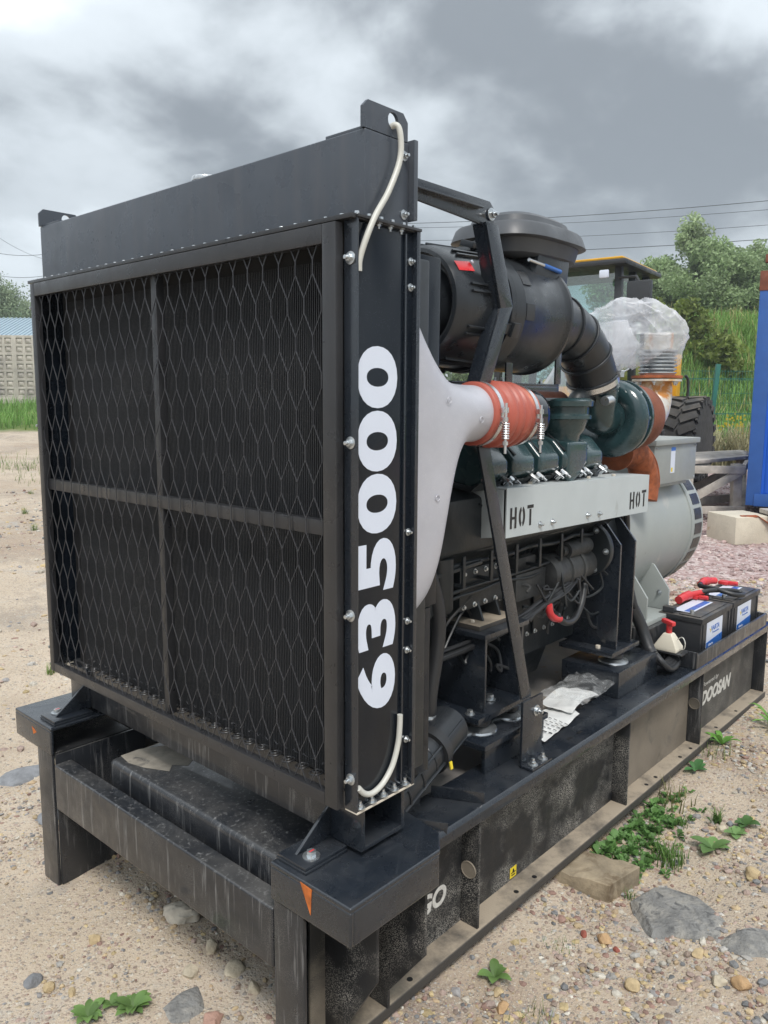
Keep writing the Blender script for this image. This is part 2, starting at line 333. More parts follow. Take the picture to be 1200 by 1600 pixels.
# shared fasteners, axis along local +z
bb = B(); bb.cyl((0,0,0), (0,0,.0025), .014, n=20); bb.cyl((0,0,.0025), (0,0,.0105), .0088, .0084, n=6); bb.cyl((0,0,.0105), (0,0,.019), .0047, n=12)
BOLT = mesh_from('bolt', bb, 'zinc', .0006, 30)
bb = B(); bb.cyl((0,0,0), (0,0,.002), .0135, n=20); bb.cyl((0,0,.002), (0,0,.012), .0092, .0088, n=6)
HEAD = mesh_from('bolt', bb, 'zinc', .0008, 30)
bb = B(); bb.cyl((0,0,0), (0,0,.008), .0075, .0072, n=6)
BRASS = mesh_from('bolt', bb, 'gasket', .0006, 30)
def bolt(parent, loc, d, sc=1.0, me=None):
    return link('bolt', me or BOLT, parent, frame(loc, d, Vector((.3, .5, .8))+Vector((random.random()*.4, random.random()*.4, 0))) @ Matrix.Scale(sc, 4))

# ------------------------------------------------------------------ ground
def sst(a, b_, x):
    t = np.clip((x-a)/(b_-a), 0, 1); return t*t*(3-2*t)
def terrain(x, y):
    x = np.asarray(x, float); y = np.asarray(y, float)
    dx, dy = x-CAM.x, y-CAM.y
    d = dx*FH.x+dy*FH.y; s = dx*RH.x+dy*RH.y
    t = d-4.2; z = .055*np.where(t > 1, t, np.where(t < -1, 0, (t+1)**2/4)); z = np.minimum(z, 1.43+.002*np.maximum(d-30, 0)*0)
    rat = s/np.maximum(d, .5)
    z = z+sst(16.5, 25, d)*2.7*sst(.12, .33, rat)
    und = .018*np.sin(1.9*x+.7)*np.sin(1.6*y+1.3)+.010*np.sin(4.3*x-2.1*y+.5)+.006*np.sin(9*x+3*y)*np.sin(8*y-2*x)
    dig = -.075*np.exp(-((x-1.50)/.55)**2-((y+.86)/.30)**2)-.02*np.exp(-((x-.9)/.6)**2-((y+.9)/.3)**2)
    return z+und-.012+dig
def gz(x, y): return float(terrain(x, y))
def axis(lo, hi, st, far):
    a = list(np.arange(lo, hi+st/2, st)); g = st
    r_ = []; x = hi
    while x < far: g *= 1.12; x += g; r_.append(x)
    l_ = []; x = lo; g = st
    while x > -far: g *= 1.12; x -= g; l_.append(x)
    return np.array(l_[::-1]+a+r_)
gx, gy = axis(-1.4, 4.2, .035, 150), axis(-2.4, 4.0, .04, 150)
GX, GY = np.meshgrid(gx, gy, indexing='ij'); GZ = terrain(GX, GY)
near = np.exp(-(((GX-1)/4)**2+((GY)/4)**2))
jit = np.array([noise.fractal(Vector((a*7, b_*7, 0)), .8, 2.1, 4) if w > .02 else 0 for a, b_, w in zip(GX.ravel(), GY.ravel(), near.ravel())]).reshape(GX.shape)
GZ = GZ+jit*.007*np.minimum(1, near*3)
nx, ny = GX.shape
idx = np.arange(nx*ny).reshape(nx, ny)
quads = np.stack([idx[:-1, :-1], idx[1:, :-1], idx[1:, 1:], idx[:-1, 1:]], -1).reshape(-1, 4)
def np_mesh(name, verts, faces, mat, smooth=True, cols=None):
    me = bpy.data.meshes.new(name); k = faces.shape[1]
    me.vertices.add(len(verts)); me.vertices.foreach_set('co', np.asarray(verts, np.float32).ravel())
    me.loops.add(faces.size); me.loops.foreach_set('vertex_index', faces.astype(np.int32).ravel())
    me.polygons.add(len(faces)); me.polygons.foreach_set('loop_start', np.arange(0, faces.size, k, dtype=np.int32))
    me.polygons.foreach_set('use_smooth', np.full(len(faces), smooth))
    me.update(calc_edges=True)
    if cols is not None:
        a = me.color_attributes.new('Col', 'FLOAT_COLOR', 'POINT'); a.data.foreach_set('color', np.concatenate([cols, np.ones((len(cols), 1))], 1).astype(np.float32).ravel())
    me.materials.append(MATS[mat]); return me
def ground_material():
    m = bpy.data.materials.new('ground_soil'); m.use_nodes = True; t = m.node_tree; t.nodes.clear(); n = t.nodes.new; l = t.links.new
    o = n('ShaderNodeOutputMaterial'); b = n('ShaderNodeBsdfPrincipled'); l(b.outputs[0], o.inputs[0]); b.inputs['Roughness'].default_value = .93; b.inputs['Specular IOR Level'].default_value = .2
    co = n('ShaderNodeTexCoord').outputs['Object']
    def noi(s, d=5, r=.6, dist=0):
        q = n('ShaderNodeTexNoise'); q.inputs['Scale'].default_value = s; q.inputs['Detail'].default_value = d; q.inputs['Roughness'].default_value = r; q.inputs['Distortion'].default_value = dist; l(co, q.inputs['Vector']); return q.outputs['Fac']
    def mr(v, a, c, lo=0., hi=1.):
        q = n('ShaderNodeMapRange'); q.inputs[1].default_value = a; q.inputs[2].default_value = c; q.inputs[3].default_value = lo; q.inputs[4].default_value = hi; l(v, q.inputs[0]); return q.outputs[0]
    def ma(op, a, c):
        q = n('ShaderNodeMath'); q.operation = op
        for i, v in enumerate((a, c)):
            if isinstance(v, (int, float)): q.inputs[i].default_value = v
            else: l(v, q.inputs[i])
        return q.outputs[0]
    def mix(f, a, c):
        q = n('ShaderNodeMix'); q.data_type = 'RGBA'; l(f, q.inputs[0])
        for i, v in ((6, a), (7, c)):
            if isinstance(v, tuple): q.inputs[i].default_value = (*v, 1)
            else: l(v, q.inputs[i])
        return q.outputs[2]
    c = mix(mr(noi(1.3), .35, .65), (.42, .345, .26), (.50, .42, .33))
    c = mix(mr(noi(.55, 6, .65, .5), .5, .68), c, (.31, .235, .175))          # reddish sand
    c = mix(mr(noi(2.2, 6, .7, .8), .56, .70), c, (.36, .345, .32))          # grey, silty places
    c = mix(mr(noi(.9, 6, .7, 1.2), .52, .64, 0., .7), c, (.25, .215, .18))          # damp compacted dirt
    # fine grit: voronoi cells with their own colours
    def grit(scale, amt, keep):
        nonlocal c
        vo = n('ShaderNodeTexVoronoi'); vo.inputs['Scale'].default_value = scale; l(co, vo.inputs['Vector'])
        rp = n('ShaderNodeValToRGB'); rp.color_ramp.interpolation = 'CONSTANT'
        sx = n('ShaderNodeSeparateColor'); l(vo.outputs['Color'], sx.inputs[0]); l(sx.outputs[0], rp.inputs[0])
        E_ = rp.color_ramp.elements; cols = [(.43, .35, .24), (.22, .21, .20), (.38, .29, .235), (.52, .48, .41), (.33, .26, .205), (.27, .205, .17), (.49, .42, .32)]
        E_[0].position = 0; E_[0].color = (*cols[0], 1); E_[1].position = 1/7; E_[1].color = (*cols[1], 1)
        for i in range(2, 7): q = E_.new(i/7); q.color = (*cols[i], 1)
        f = mr(vo.outputs['Distance'], .48, .30); f = ma('MULTIPLY', f, mr(sx.outputs[1], keep, keep+.05)); f = ma('MULTIPLY', f, amt)
        c = mix(f, c, rp.outputs[0]); return f
    g1 = grit(60, .8, .40); g2 = grit(130, .75, .25); g3 = grit(300, .6, .2)
    # pink crushed granite spread behind the set, grass-green tint on the bank and by the wall
    sx = n('ShaderNodeSeparateXYZ'); l(co, sx.inputs[0])
    d = ma('ADD', ma('MULTIPLY', sx.outputs[0], FH.x), ma('MULTIPLY', sx.outputs[1], FH.y)); d = ma('SUBTRACT', d, CAM.dot(FH))
    s = ma('ADD', ma('MULTIPLY', sx.outputs[0], RH.x), ma('MULTIPLY', sx.outputs[1], RH.y)); s = ma('SUBTRACT', s, CAM.dot(RH))
    edge = noi(.8, 4)
    dd = ma('ADD', d, ma('MULTIPLY', ma('SUBTRACT', edge, .5), 1.6))
    pk = ma('MULTIPLY', mr(dd, 5.9, 6.6), ma('MULTIPLY', mr(dd, 13.5, 12.3), mr(s, .3, 1.5)))
    vo = n('ShaderNodeTexVoronoi'); vo.inputs['Scale'].default_value = 26; l(co, vo.inputs['Vector']); pc = mix(vo.outputs['Distance'], (.40, .30, .28), (.27, .185, .175))
    sxc = n('ShaderNodeSeparateColor'); l(vo.outputs['Color'], sxc.inputs[0]); pc = mix(mr(sxc.outputs[0], .4, 1), pc, (.50, .42, .40))
    c = mix(pk, c, pc)
    gr = ma('MULTIPLY', mr(dd, 13.2, 14.2), mr(s, 1.0, 3.5)); gl = ma('MULTIPLY', mr(dd, 19.0, 19.6), mr(s, -3, -6))
    c = mix(ma('MAXIMUM', gr, gl), c, mix(mr(noi(1.5), .35, .65), (.075, .13, .03), (.14, .17, .05)))
    l(c, b.inputs['Base Color'])
    bp = n('ShaderNodeBump'); bp.inputs['Strength'].default_value = .55; bp.inputs['Distance'].default_value = .012
    h = ma('ADD', ma('MULTIPLY', noi(45, 6, .7), 1.0), ma('ADD', ma('MULTIPLY', g1, .7), ma('MULTIPLY', g2, .35))); h = ma('ADD', h, ma('MULTIPLY', ma('MULTIPLY', pk, vo.outputs['Distance']), -2.0))
    l(h, bp.inputs['Height']); l(bp.outputs[0], b.inputs['Normal']); MATS['ground_soil'] = m
ground_material()
tag(link('ground', np_mesh('ground', np.stack([GX, GY, GZ], -1).reshape(-1, 3), quads, 'ground_soil')), 'sandy gravel yard rising gently away from the machine', 'ground', kind='structure')
# ================================================================== generator set
GEN = thing('generator_set', 'open black diesel generator set on a steel skid with number 635000', 'generator', (1.7, 0, 0))
# ---------------- skid
b = B()
for sg in (-1, 1):      # two long channel beams: web and the top flange, whose edge is rolled
    y0, y1 = sorted((sg*.575, sg*.567)); 
    b.box(.10, 3.40, y0, y1, .03, .40)
skid = obj('skid_frame', b, 'dusty_web', GEN, .002)
for sg in (-1, 1):
    pts = [(sg*.545, .402), (sg*.645, .402), (sg*.645, .385), (sg*.652, .385), (sg*.652, .416), (sg*.643, .427), (sg*.48, .427), (sg*.48, .402)]
    obj('top_flange', B().prism(pts, 'x', .34, 3.40), 'black_paint', skid, .0025)
    pts = [(sg*.552, .0), (sg*.645, .0), (sg*.648, .004), (sg*.648, .030), (sg*.645, .034), (sg*.552, .034)]
    fl = obj('bottom_flange', B().prism(pts, 'x', .06, 3.40), 'dusty_flange', skid, .002)
for xa, xb, mt_ in ((.345, .713, 'speckled_black'), (.725, 1.708, 'speckled_black'), (1.720, 2.465, 'web_tan'), (2.477, 3.381, 'web_grey')):
    obj('web_plate', B().box(xa, xb, -.5772, -.5752, .0345, .4015), mt_, skid)
# oval slots and drilled holes seen on the flanges (dark plugs sunk in the steel)
for x in (.42, .95, 1.06, 1.93, 2.02, 2.28, 2.40, 2.72, 3.0):
    obj('hole', B().cyl((x, -.625, .0335), (x, -.625, .0348), .0085, n=16), 'black_print', skid)
for x in (1.30, 1.37):
    obj('slot', B().box(x, x+.028, -.604, -.592, .4268, .4279), 'black_print', skid)
for sg in (-1, 1):
    for x in (.724, 1.719, 2.476, 3.392):
        yy = sorted((sg*.576, sg*.640)); obj('stiffener', B().box(x-.010, x, yy[0], yy[1], .034, .402), 'speckled_black' if x < 2 else 'dirty_black', skid, .0015)
for x, z in ((.712, .215), (2.464, .225)):
    obj('lifting_eye_plug', B().cyl((x, -.607, z), (x-.004, -.607, z), .026, n=28).torus((x-.0035, -.607, z), (1, 0, 0), .025, .0022, 28, 8), 'dusty_web', skid)
obj('cross_beam', B().box(3.32, 3.395, -.56, .56, .05, .40), 'dirty_black', skid, .003)
obj('deck_plate', B().box(.64, 3.31, -.565, .565, .372, .384), 'deck', skid, .002)
obj('deck_plate', B().box(.34, .638, -.565, .565, .30, .312), 'deck', skid, .002)
# front legs, corner brackets and cross rail
for sg in (-1, 1):
    def yb(a, c): return sorted((sg*a, sg*c))
    pts = [(sg*.557, .0), (sg*.658, .0), (sg*.658, .447), (sg*.557, .447)]
    leg = B(); leg.box(.004, .014, *yb(.557, .658), -.02, .446); leg.box(.014, .34, *yb(.549, .557), -.01, .446)
    obj('front_leg', leg, 'dirty_black', skid, .0015)
    for x, yo in ((.150, .748), (.298, .772)):
        gp = [(sg*.559, .446), (sg*yo, .446), (sg*yo, .245), (sg*.652, .085), (sg*.652, .036), (sg*.559, .036)]
        obj('gusset', B().prism(gp, 'x', x, x+.010), 'speckled_black', skid, .001)
    # bracket: folded plate with chamfered inner rear corner
    top = [(0, sg*.549), (0, sg*.811), (.305, sg*.811), (.368, sg*.758), (.40, sg*.56), (.40, sg*.549)]
    br = B().prism(top, 'z', .528, .541)
    br.box(0, .012, *yb(.550, .811), .448, .530); br.box(.010, .304, *yb(.799, .811), .448, .530)
    br.add([(.300, sg*.811, .448), (.368, sg*.758, .448), (.368, sg*.758, .530), (.300, sg*.811, .530), (.294, sg*.800, .448), (.360, sg*.750, .448), (.360, sg*.750, .530), (.294, sg*.800, .530)],
           [(0,1,2,3), (4,5,6,7), (0,1,5,4), (3,2,6,7), (0,3,7,4), (1,2,6,5)])
    obj('corner_bracket', br, 'black_paint', skid, .0055, seg=3)
    obj('bracket_shelf', B().box(.02, .29, *yb(.566, .79), .428, .4465), 'speckled_black', skid, .001)
obj('front_rail', B().box(.006, .066, -.5485, .5485, .262, .417), 'dirty_black', skid, .007, seg=3)
obj('fuel_tank', B().box(.088, .62, -.50, .345, .165, .474), 'dirty_black', skid, .022, seg=4)
obj('dust_smear', B().prism([(.125, .335), (.115, .27), (.13, .21), (.17, .13), (.20, .16), (.23, .12), (.29, .16), (.30, .24), (.26, .30), (.19, .335)], 'z', .4742, .4749), 'dusty_smear', skid)
obj('rust_mark', B().prism([(-.655, .536), (-.692, .533), (-.688, .470)], 'x', -.0012, .001), 'stone_rust_mark', skid)
obj('rust_mark', B().prism([(.682, .512), (.650, .500), (.672, .488)], 'x', -.0012, .001), 'stone_rust_mark', skid)
text('lettering', 'DOOSAN', skid, (2.632, -.5775, .150), (1, 0, 0), (0, 0, 1), .40, .072, 'grey_print', .045, .25)
text('lettering', 'Powered by', skid, (2.64, -.5775, .238), (1, 0, 0), (0, 0, 1), .21, .028, 'grey_print', .0, .3)
text('lettering', 'GO', skid, (.515, -.5775, .135), (1, 0, 0), (0, 0, 1), .125, .062, 'grey_print', .035, .15)
lb = obj('warning_label', B().box(.985, 1.022, -.5784, -.5773, .040, .076), 'yellow_print', skid)
obj('shackle_pin_mark', B().box(.990, 1.017, -.5792, -.5785, .056, .059).box(.993, 1.014, -.5792, -.5785, .047, .051).prism([(.998, .060), (1.009, .060), (1.006, .070), (1.001, .070)], 'y', -.5792, -.5785), 'black_print', skid)
# ---------------- radiator
b = B(); b.box(.135, .272, -.72, .72, 1.972, 2.144)
rad = obj('radiator', b, 'tank_paint', GEN, .003, seg=3)
obj('tank_flange', B().box(.273, .286, -.735, .735, 1.985, 2.150), 'tank_paint', rad, .002)
obj('header_plate', B().box(.088, .30, -.728, .728, 1.962, 1.9715), 'frame_paint', rad, .001)
for sg in (-1, 1):
    y = sg*.716
    hole = [(.221+.0165*math.cos(t), 2.178+.0165*math.sin(t)) for t in np.linspace(0, 2*math.pi, 20, endpoint=False)]
    outl = [(.130, 2.145), (.130, 2.186), (.144, 2.200), (.253, 2.200), (.268, 2.184), (.268, 2.145)]
    bm_ = B(); rings = []          # plate with a round hole: outline points stitched to the hole
    O_ = []
    for hx, hz in hole:
        a = math.atan2(hz-2.178, hx-.221); dirv = Vector((math.cos(a), math.sin(a))); best = 9
        for i in range(6):
            p, q = Vector(outl[i]), Vector(outl[(i+1) % 6]); e2 = q-p; dn = dirv.x*e2.y-dirv.y*e2.x
            if abs(dn) < 1e-9: continue
            w = p-Vector((.221, 2.178)); t_ = (w.x*e2.y-w.y*e2.x)/dn; u_ = (w.x*dirv.y-w.y*dirv.x)/dn
            if t_ > 0 and -1e-6 <= u_ <= 1+1e-6: best = min(best, t_)
        O_.append((.221+dirv.x*best, 2.178+dirv.y*best))
    for t_ in range(len(O_)):      # snap nearest samples onto true corners
        pass
    for c_ in outl:
        k = min(range(20), key=lambda i: (O_[i][0]-c_[0])**2+(O_[i][1]-c_[1])**2); O_[k] = c_
    n_ = 20; ya, yb_ = y-sg*.004, y+sg*.004
    vs_ = [(p[0], ya, p[1]) for p in hole]+[(p[0], ya, p[1]) for p in O_]+[(p[0], yb_, p[1]) for p in hole]+[(p[0], yb_, p[1]) for p in O_]
    fs_ = []
    for i in range(n_):
        j = (i+1) % n_; fs_ += [(i, j, n_+j, n_+i), (2*n_+i, 3*n_+i, 3*n_+j, 2*n_+j), (i, 2*n_+i, 2*n_+j, j), (n_+i, n_+j, 3*n_+j, 3*n_+i)]
    obj('lifting_lug', B().add(vs_, fs_), 'tank_paint', rad, 0, 25)
    obj('lug_base', B().box(.14, .262, *sorted((sg*.712, sg*.60)), 2.1445, 2.1515), 'tank_paint', rad, .001)
obj('filler_cap', B().lathe((.2, -.087, 2.144), (0, 0, 1), [(0, .028), (.012, .028), (.014, .036), (.024, .036), (.028, .030)], 28), 'steel', rad, .001)
for i in range(30):
    bolt(rad, (.112, .70-i*.0475, 1.9716), (0, 0, 1), .62, HEAD)
# grille frame proud of the core
f = B(); x0, x1 = .078, .1005
f.box(x0, x1, -.692, -.652, .686, 1.958); f.box(x0, x1, .664, .692, .686, 1.958); f.box(x0, x1, -.652, .664, 1.918, 1.958); f.box(x0, x1, -.652, .664, .686, .716)
obj('grille_frame', f, 'frame_paint', rad, .0025)
obj('grille_bar', B().box(.092, .112, -.652, .664, 1.304, 1.338), 'frame_paint', rad, .0015)
obj('grille_bar', B().box(.094, .118, -.004, .020, .716, 1.918), 'frame_paint', rad, .0015)
# expanded metal
g = B(); PY, PZ, BL, xg = .0543, .1586, .029, .0865; zr0 = 1.878
cols_ = int(1.36/PY)+2
for i in range(cols_*2):
    yc_ = .6885-i*PY/2
    if not (-.655 < yc_ < .668): continue
    for j in range(-1, 9):
        zc_ = zr0-j*PZ-(PZ/2 if i % 2 else 0)
        w_ = .0032
        def seg(ya, za, yb2, zb2):
            lo_, hi_ = .716, 1.920
            if max(za, zb2) <= lo_ or min(za, zb2) >= hi_: return
            P0, P1 = Vector((ya, za)), Vector((yb2, zb2))
            for q in (0, 1):
                A_, C_ = (P0, P1) if q == 0 else (P1, P0)
                for lim, ge in ((lo_, True), (hi_, False)):
                    if (A_.y < lim if ge else A_.y > lim):
                        t_ = (lim-A_.y)/(C_.y-A_.y); nv_ = A_+(C_-A_)*t_
                        A_.x, A_.y = nv_.x, nv_.y
            if (P1-P0).length < .004: return
            g.bar((xg+random.uniform(-.0006, .0006), P0.x, P0.y), (xg+random.uniform(-.0006, .0006), P1.x, P1.y), .0018, .0022, (1, 0, 0))
        seg(yc_, zc_+BL/2, yc_, zc_-BL/2)
        for s_ in (-1, 1):
            if -.654 < yc_+s_*PY/2 < .668: seg(yc_, zc_-BL/2, yc_+s_*PY/2, zc_-PZ/2+BL/2)
obj('grille_mesh', g, 'mesh_metal', rad, 0, 0)
# core: tubes and corrugated fins, in a dark box
obj('core', B().box(.172, .262, -.66, .665, .70, 1.955), 'core_dark', rad)
cf = B(); 
for i in range(196):
    y = -.650+i*.0063; cf.box(.148, .1725, y, y+.0026, .712, 1.90)
obj('cooling_tubes', cf, 'core_fin', rad, 0, 0)
fn = B(); fy = []
for k in range(96):          # fin packs between the tubes, gently stepped
    z = .716+k*.0123; fn.box(.158, .1722, -.648, .585, z, z+.0056)
obj('cooling_fins', fn, 'core_fin', rad, 0, 0)
coil = B()
for i in range(24):
    y = -.62+i*.0505; coil.torus((.130, y, .7185), (0, .1, 1), .016, .0022, 18, 6); coil.torus((.130, y, .7225), (0, .1, 1), .009, .002, 16, 6)
obj('lower_fastener_row', coil, 'frame_paint', rad)
sq = B(); pth = [(.150+.002*math.sin(i*1.1), -.64+i*.0062, .736+.004*math.sin(i*2.1)) for i in range(196)]; sq.tube(pth, .0015, 5)
obj('edge_trim', sq, 'mesh_metal', rad)
# panel under the grille and side posts
obj('lower_panel', B().box(.162, .30, -.585, .70, .556, .70), 'dirty_black', rad, .003)
for sg in (-1, 1):
    yy = sorted((sg*.585, sg*.700)); ps = B()
    yw = sorted((sg*.585, sg*.597)); 
    ps.box(.150, .162, *yy, .556, .69); ps.box(.29, .302, *yy, .556, .69); ps.box(.162, .29, *yw, .556, .69); ps.box(.162, .29, yy[0], yy[1], .556, .568)
    obj('mounting_post', ps, 'black_paint', rad, .002)
    fo = sorted((sg*.553, sg*.655))
    obj('mounting_foot', B().box(.016, .150, *fo, .5415, .548).box(.018, .150, fo[0]+.003, fo[1]-.003, .548, .556), 'black_paint', rad, .0015)
    gy_ = sg*.594
    obj('foot_gusset', B().prism([(.149, .557), (.149, .642), (.040, .557)], 'y', gy_-.004, gy_+.004), 'black_paint', rad, .001)
    wb = obj('foot_washer', B().cyl((.062, sg*.624, .556), (.062, sg*.624, .5595), .0205, n=28).cyl((.062, sg*.624, .5595), (.062, sg*.624, .570), .0125, .012, n=6), 'zinc', rad, .0006)
    obj('paint_mark', B().box(.055, .069, sg*.624-.0025, sg*.624+.0015, .5701, .5706).box(.060, .080, sg*.624+.004, sg*.624+.007, .5596, .5601), 'red_plastic', rad)
# side channel on each side with the big number
for sg in (-1, 1):
    yy = lambda a, c: sorted((sg*a, sg*c))
    pn = B(); pn.box(.1035, .290, *yy(.714, .722), .69, 1.960)
    sp = obj('side_panel', pn, 'gloss_black', rad, .001)
    obj('side_flange', B().box(.1015, .1065, *yy(.6935, .731), .684, 1.964), 'black_paint', rad, .0012)
    obj('side_flange', B().box(.256, .260, *yy(.7222, .7275), .70, 1.955).box(.288, .300, *yy(.700, .733), .684, 1.964), 'black_paint', rad, .0012)
    obj('side_lip', B().box(.1018, .300, *yy(.694, .732), .6805, .6860), 'gasket', rad, .001)
    obj('side_lip', B().box(.107, .288, *yy(.7225, .731), .6861, .6900), 'black_paint', rad, .001)
    obj('side_lip', B().box(.1015, .302, *yy(.6945, .735), 1.9642, 1.9705), 'frame_paint', rad, .001)
    for z in (1.886, 1.510, 1.136, .760): bolt(rad, (.1015, sg*.7125, z), (-1, 0, 0), .95)
    for i in range(5): bolt(rad, (.118+i*.0385, sg*.7255, .6901), (0, 0, 1), .85, BOLT)
    for i in range(6): bolt(rad, (.110+i*.036, sg*.722, 1.9706), (0, 0, 1), .6, HEAD)
    for i in range(3): bolt(rad, (.175+i*.036, sg*.722, 1.9640), (0, 0, -1), .6)
    for z in (1.90, 1.845, 1.30, 1.09, 1.02, .80): bolt(rad, (.279, sg*.7222, z), (0, sg, 0), .62)
    for z in (1.995, 2.115): bolt(rad, (.256, sg*.7205, z), (0, sg, 0), .75)
text('number', '635000', rad, (.2365, -.7224, .905), (0, 0, 1), (-1, 0, 0), .808, .129, 'white_print', .042, 0, .0006, 1.09)
# clear overflow tube: from the lug down the side, and its end at the bottom
def curve(pts, k=8):
    P_ = [Vector(p) for p in pts]; o_ = []
    for i in range(len(P_)-1):
        p0, p1, p2, p3 = P_[max(i-1, 0)], P_[i], P_[i+1], P_[min(i+2, len(P_)-1)]
        for j in range(k):
            t = j/k; o_.append(.5*((2*p1)+(-p0+p2)*t+(2*p0-5*p1+4*p2-p3)*t*t+(-p0+3*p1-3*p2+p3)*t**3))
    return o_+[P_[-1]]
obj('overflow_tube', B().tube(curve([(.215, -.70, 2.150), (.220, -.722, 2.168), (.226, -.734, 2.155), (.224, -.737, 2.10), (.190, -.737, 2.03), (.150, -.737, 1.975), (.125, -.736, 1.93), (.112, -.7285, 1.885), (.1115, -.7265, 1.86)]), .0065, 12), 'tube_white', rad)
obj('overflow_tube', B().tube(curve([(.248, -.7295, .872), (.247, -.7295, .84), (.241, -.7295, .80), (.222, -.7295, .755), (.190, -.7295, .724), (.155, -.7295, .713), (.128, -.7295, .722), (.1085, -.7295, .742)]), .0068, 12), 'tube_white', rad)
# ---------------- fan shroud and guard behind the core
shr = obj('fan_shroud', B().box(.304, .43, -.655, .655, .66, 1.93), 'plastic_black', GEN, .006)
obj('fan_guard', B().box(.432, .538, -.603, .603, 1.06, 1.955), 'gloss_black', shr, .004)
obj('shroud_skirt', B().box(.432, .515, -.602, -.594, .60, 1.055), 'gloss_black', shr, .001)
# ---------------- silver charge air duct
rings = []
st = [(.300, 1.03, 1.90, .075, 5), (.36, 1.05, 1.835, .075, 5), (.41, 1.075, 1.768, .075, 4.6), (.448, 1.108, 1.722, .075, 4.2), (.473, 1.158, 1.696, .076, 3.9), (.492, 1.235, 1.679, .077, 3.6), (.509, 1.308, 1.665, .077, 3.3), (.53, 1.383, 1.654, .077, 2.9), (.556, 1.440, 1.647, .077, 2.5), (.59, 1.474, 1.643, .0775, 2.2), (.64, 1.487, 1.641, .077, 2), (.70, 1.487, 1.641, .077, 2)]
S = []
for i in range(len(st)-1):
    for j in range(4):
        t = j/4; p0, p1, p2, p3 = [np.array(st[max(0, min(len(st)-1, i+k))]) for k in (-1, 0, 1, 2)]
        S.append(.5*((2*p1)+(-p0+p2)*t+(2*p0-5*p1+4*p2-p3)*t*t+(-p0+3*p1-3*p2+p3)*t**3))
S.append(np.array(st[-1]))
for x, zl, zh, hy, ex in S:
    ring = []
    for k in range(64):
        a = 2*math.pi*k/64; c_, s_ = math.cos(a), math.sin(a)
        ring.append((x, -.600+hy*math.copysign(abs(c_)**(2/ex), c_), (zl+zh)/2+(zh-zl)/2*math.copysign(abs(s_)**(2/ex), s_)))
    rings.append(ring)
duct = obj('charge_air_duct', B().loft(rings), 'silver_duct', GEN, 0, 60)
for x, z in ((.485, 1.60), (.625, 1.55), (.445, 1.36)):
    obj('plug', B().torus((x, -.6775, z), (0, 1, 0), .0075, .0010, 20, 6), 'silver_duct', duct)
# ---------------- red hose
prof = [(0, .084), (.004, .087), (.05, .087), (.06, .083), (.07, .083), (.082, .094), (.097, .094), (.107, .085), (.117, .094), (.132, .094), (.142, .085), (.152, .094), (.166, .094), (.176, .084), (.185, .086), (.225, .086), (.23, .083)]
pf = []
for i in range(len(prof)-1):
    for j in range(3): t = j/3; t = t*t*(3-2*t); pf.append((prof[i][0]+(prof[i+1][0]-prof[i][0])*j/3, prof[i][1]+(prof[i+1][1]-prof[i][1])*t))
pf.append(prof[-1])
hose = obj('hose', B().lathe((.680, -.600, 1.5645), (1, 0, -.03), pf, 48), 'red_hose', GEN, 0, 60); hose['label'] = 'red silicone bellows hose'
for dx in (.026, .205):
    c = Vector((.680+dx, -.600, 1.5645-.03*dx)); cl_ = B()
    cl_.lathe(c-Vector((.008, 0, 0)), (1, 0, -.03), [(0, .0875), (0, .0895), (.016, .0895), (.016, .0875)], 40)
    k = obj('hose_clamp', cl_, 'steel', hose, 0, 30)
    bp_ = c+Vector((.0, -.094, .0)); cb = B()
    cb.box(c.x-.011, c.x+.011, c.y-.100, c.y-.088, c.z+.004, c.z+.018); cb.box(c.x-.009, c.x+.009, c.y-.100, c.y-.089, c.z-.02, c.z-.008)
    cb.cyl((c.x, c.y-.098, c.z+.03), (c.x, c.y-.098, c.z-.105), .0042, n=10)
    for q in range(7): cb.torus((c.x, c.y-.098, c.z-.025-q*.0065), (0, 0, 1), .0085, .0026, 16, 6)
    cb.cyl((c.x, c.y-.098, c.z-.072), (c.x, c.y-.098, c.z-.082), .008, n=6)
    obj('clamp_bolt', cb, 'steel', hose, 0, 30)
obj('hose_spigot', B().lathe((.905, -.600, 1.5575), (1, 0, -.03), [(0, .079), (.05, .079), (.075, .074), (.09, .060)], 36), 'gloss_black', hose, 0, 50)
# ---------------- engine
eb = B(); eb.box(.66, 1.95, -.30, .30, .62, 1.28); eb.prism([(-.30, 1.0), (-.46, 1.14), (-.46, 1.30), (-.30, 1.36), (.30, 1.36), (.46, 1.30), (.46, 1.14), (.30, 1.0)], 'x', .70, 1.90)
eng = obj('engine', eb, 'engine_dark', GEN, .012, seg=2)
obj('oil_sump', B().prism([(-.26, .64), (-.20, .47), (.20, .47), (.26, .64)], 'x', .72, 1.75), 'engine_dark', eng, .01)
obj('flywheel_housing', B().lathe((1.90, 0, .97), (1, 0, 0), [(0, .40), (.02, .425), (.17, .425), (.19, .36), (.27, .345)], 48), 'engine_dark', eng, 0, 40)
fr = B(); fr.prism([(-.44, .80), (-.36, 1.30), (-.20, 1.46), (.20, 1.46), (.36, 1.30), (.44, .80), (.2, .64), (-.2, .64)], 'x', .615, .66)
obj('gear_case', fr, 'engine_dark', eng, .01)
obj('pulley', B().lathe((.56, -.30, 1.17), (1, 0, 0), [(0, .075), (.006, .085), (.012, .076), (.02, .076), (.026, .085), (.032, .076), (.055, .045)], 32), 'engine_dark', eng, 0, 40)
obj('pulley', B().lathe((.58, -.36, 1.34), (1, 0, 0), [(0, .07), (.006, .08), (.012, .071), (.02, .071), (.028, .08), (.05, .03)], 32), 'engine_dark', eng, 0, 40)
obj('drive_belt', B().torus((.575, -.33, 1.255), (1, 0, 0), .12, .007, 32, 6), 'rubber', eng)
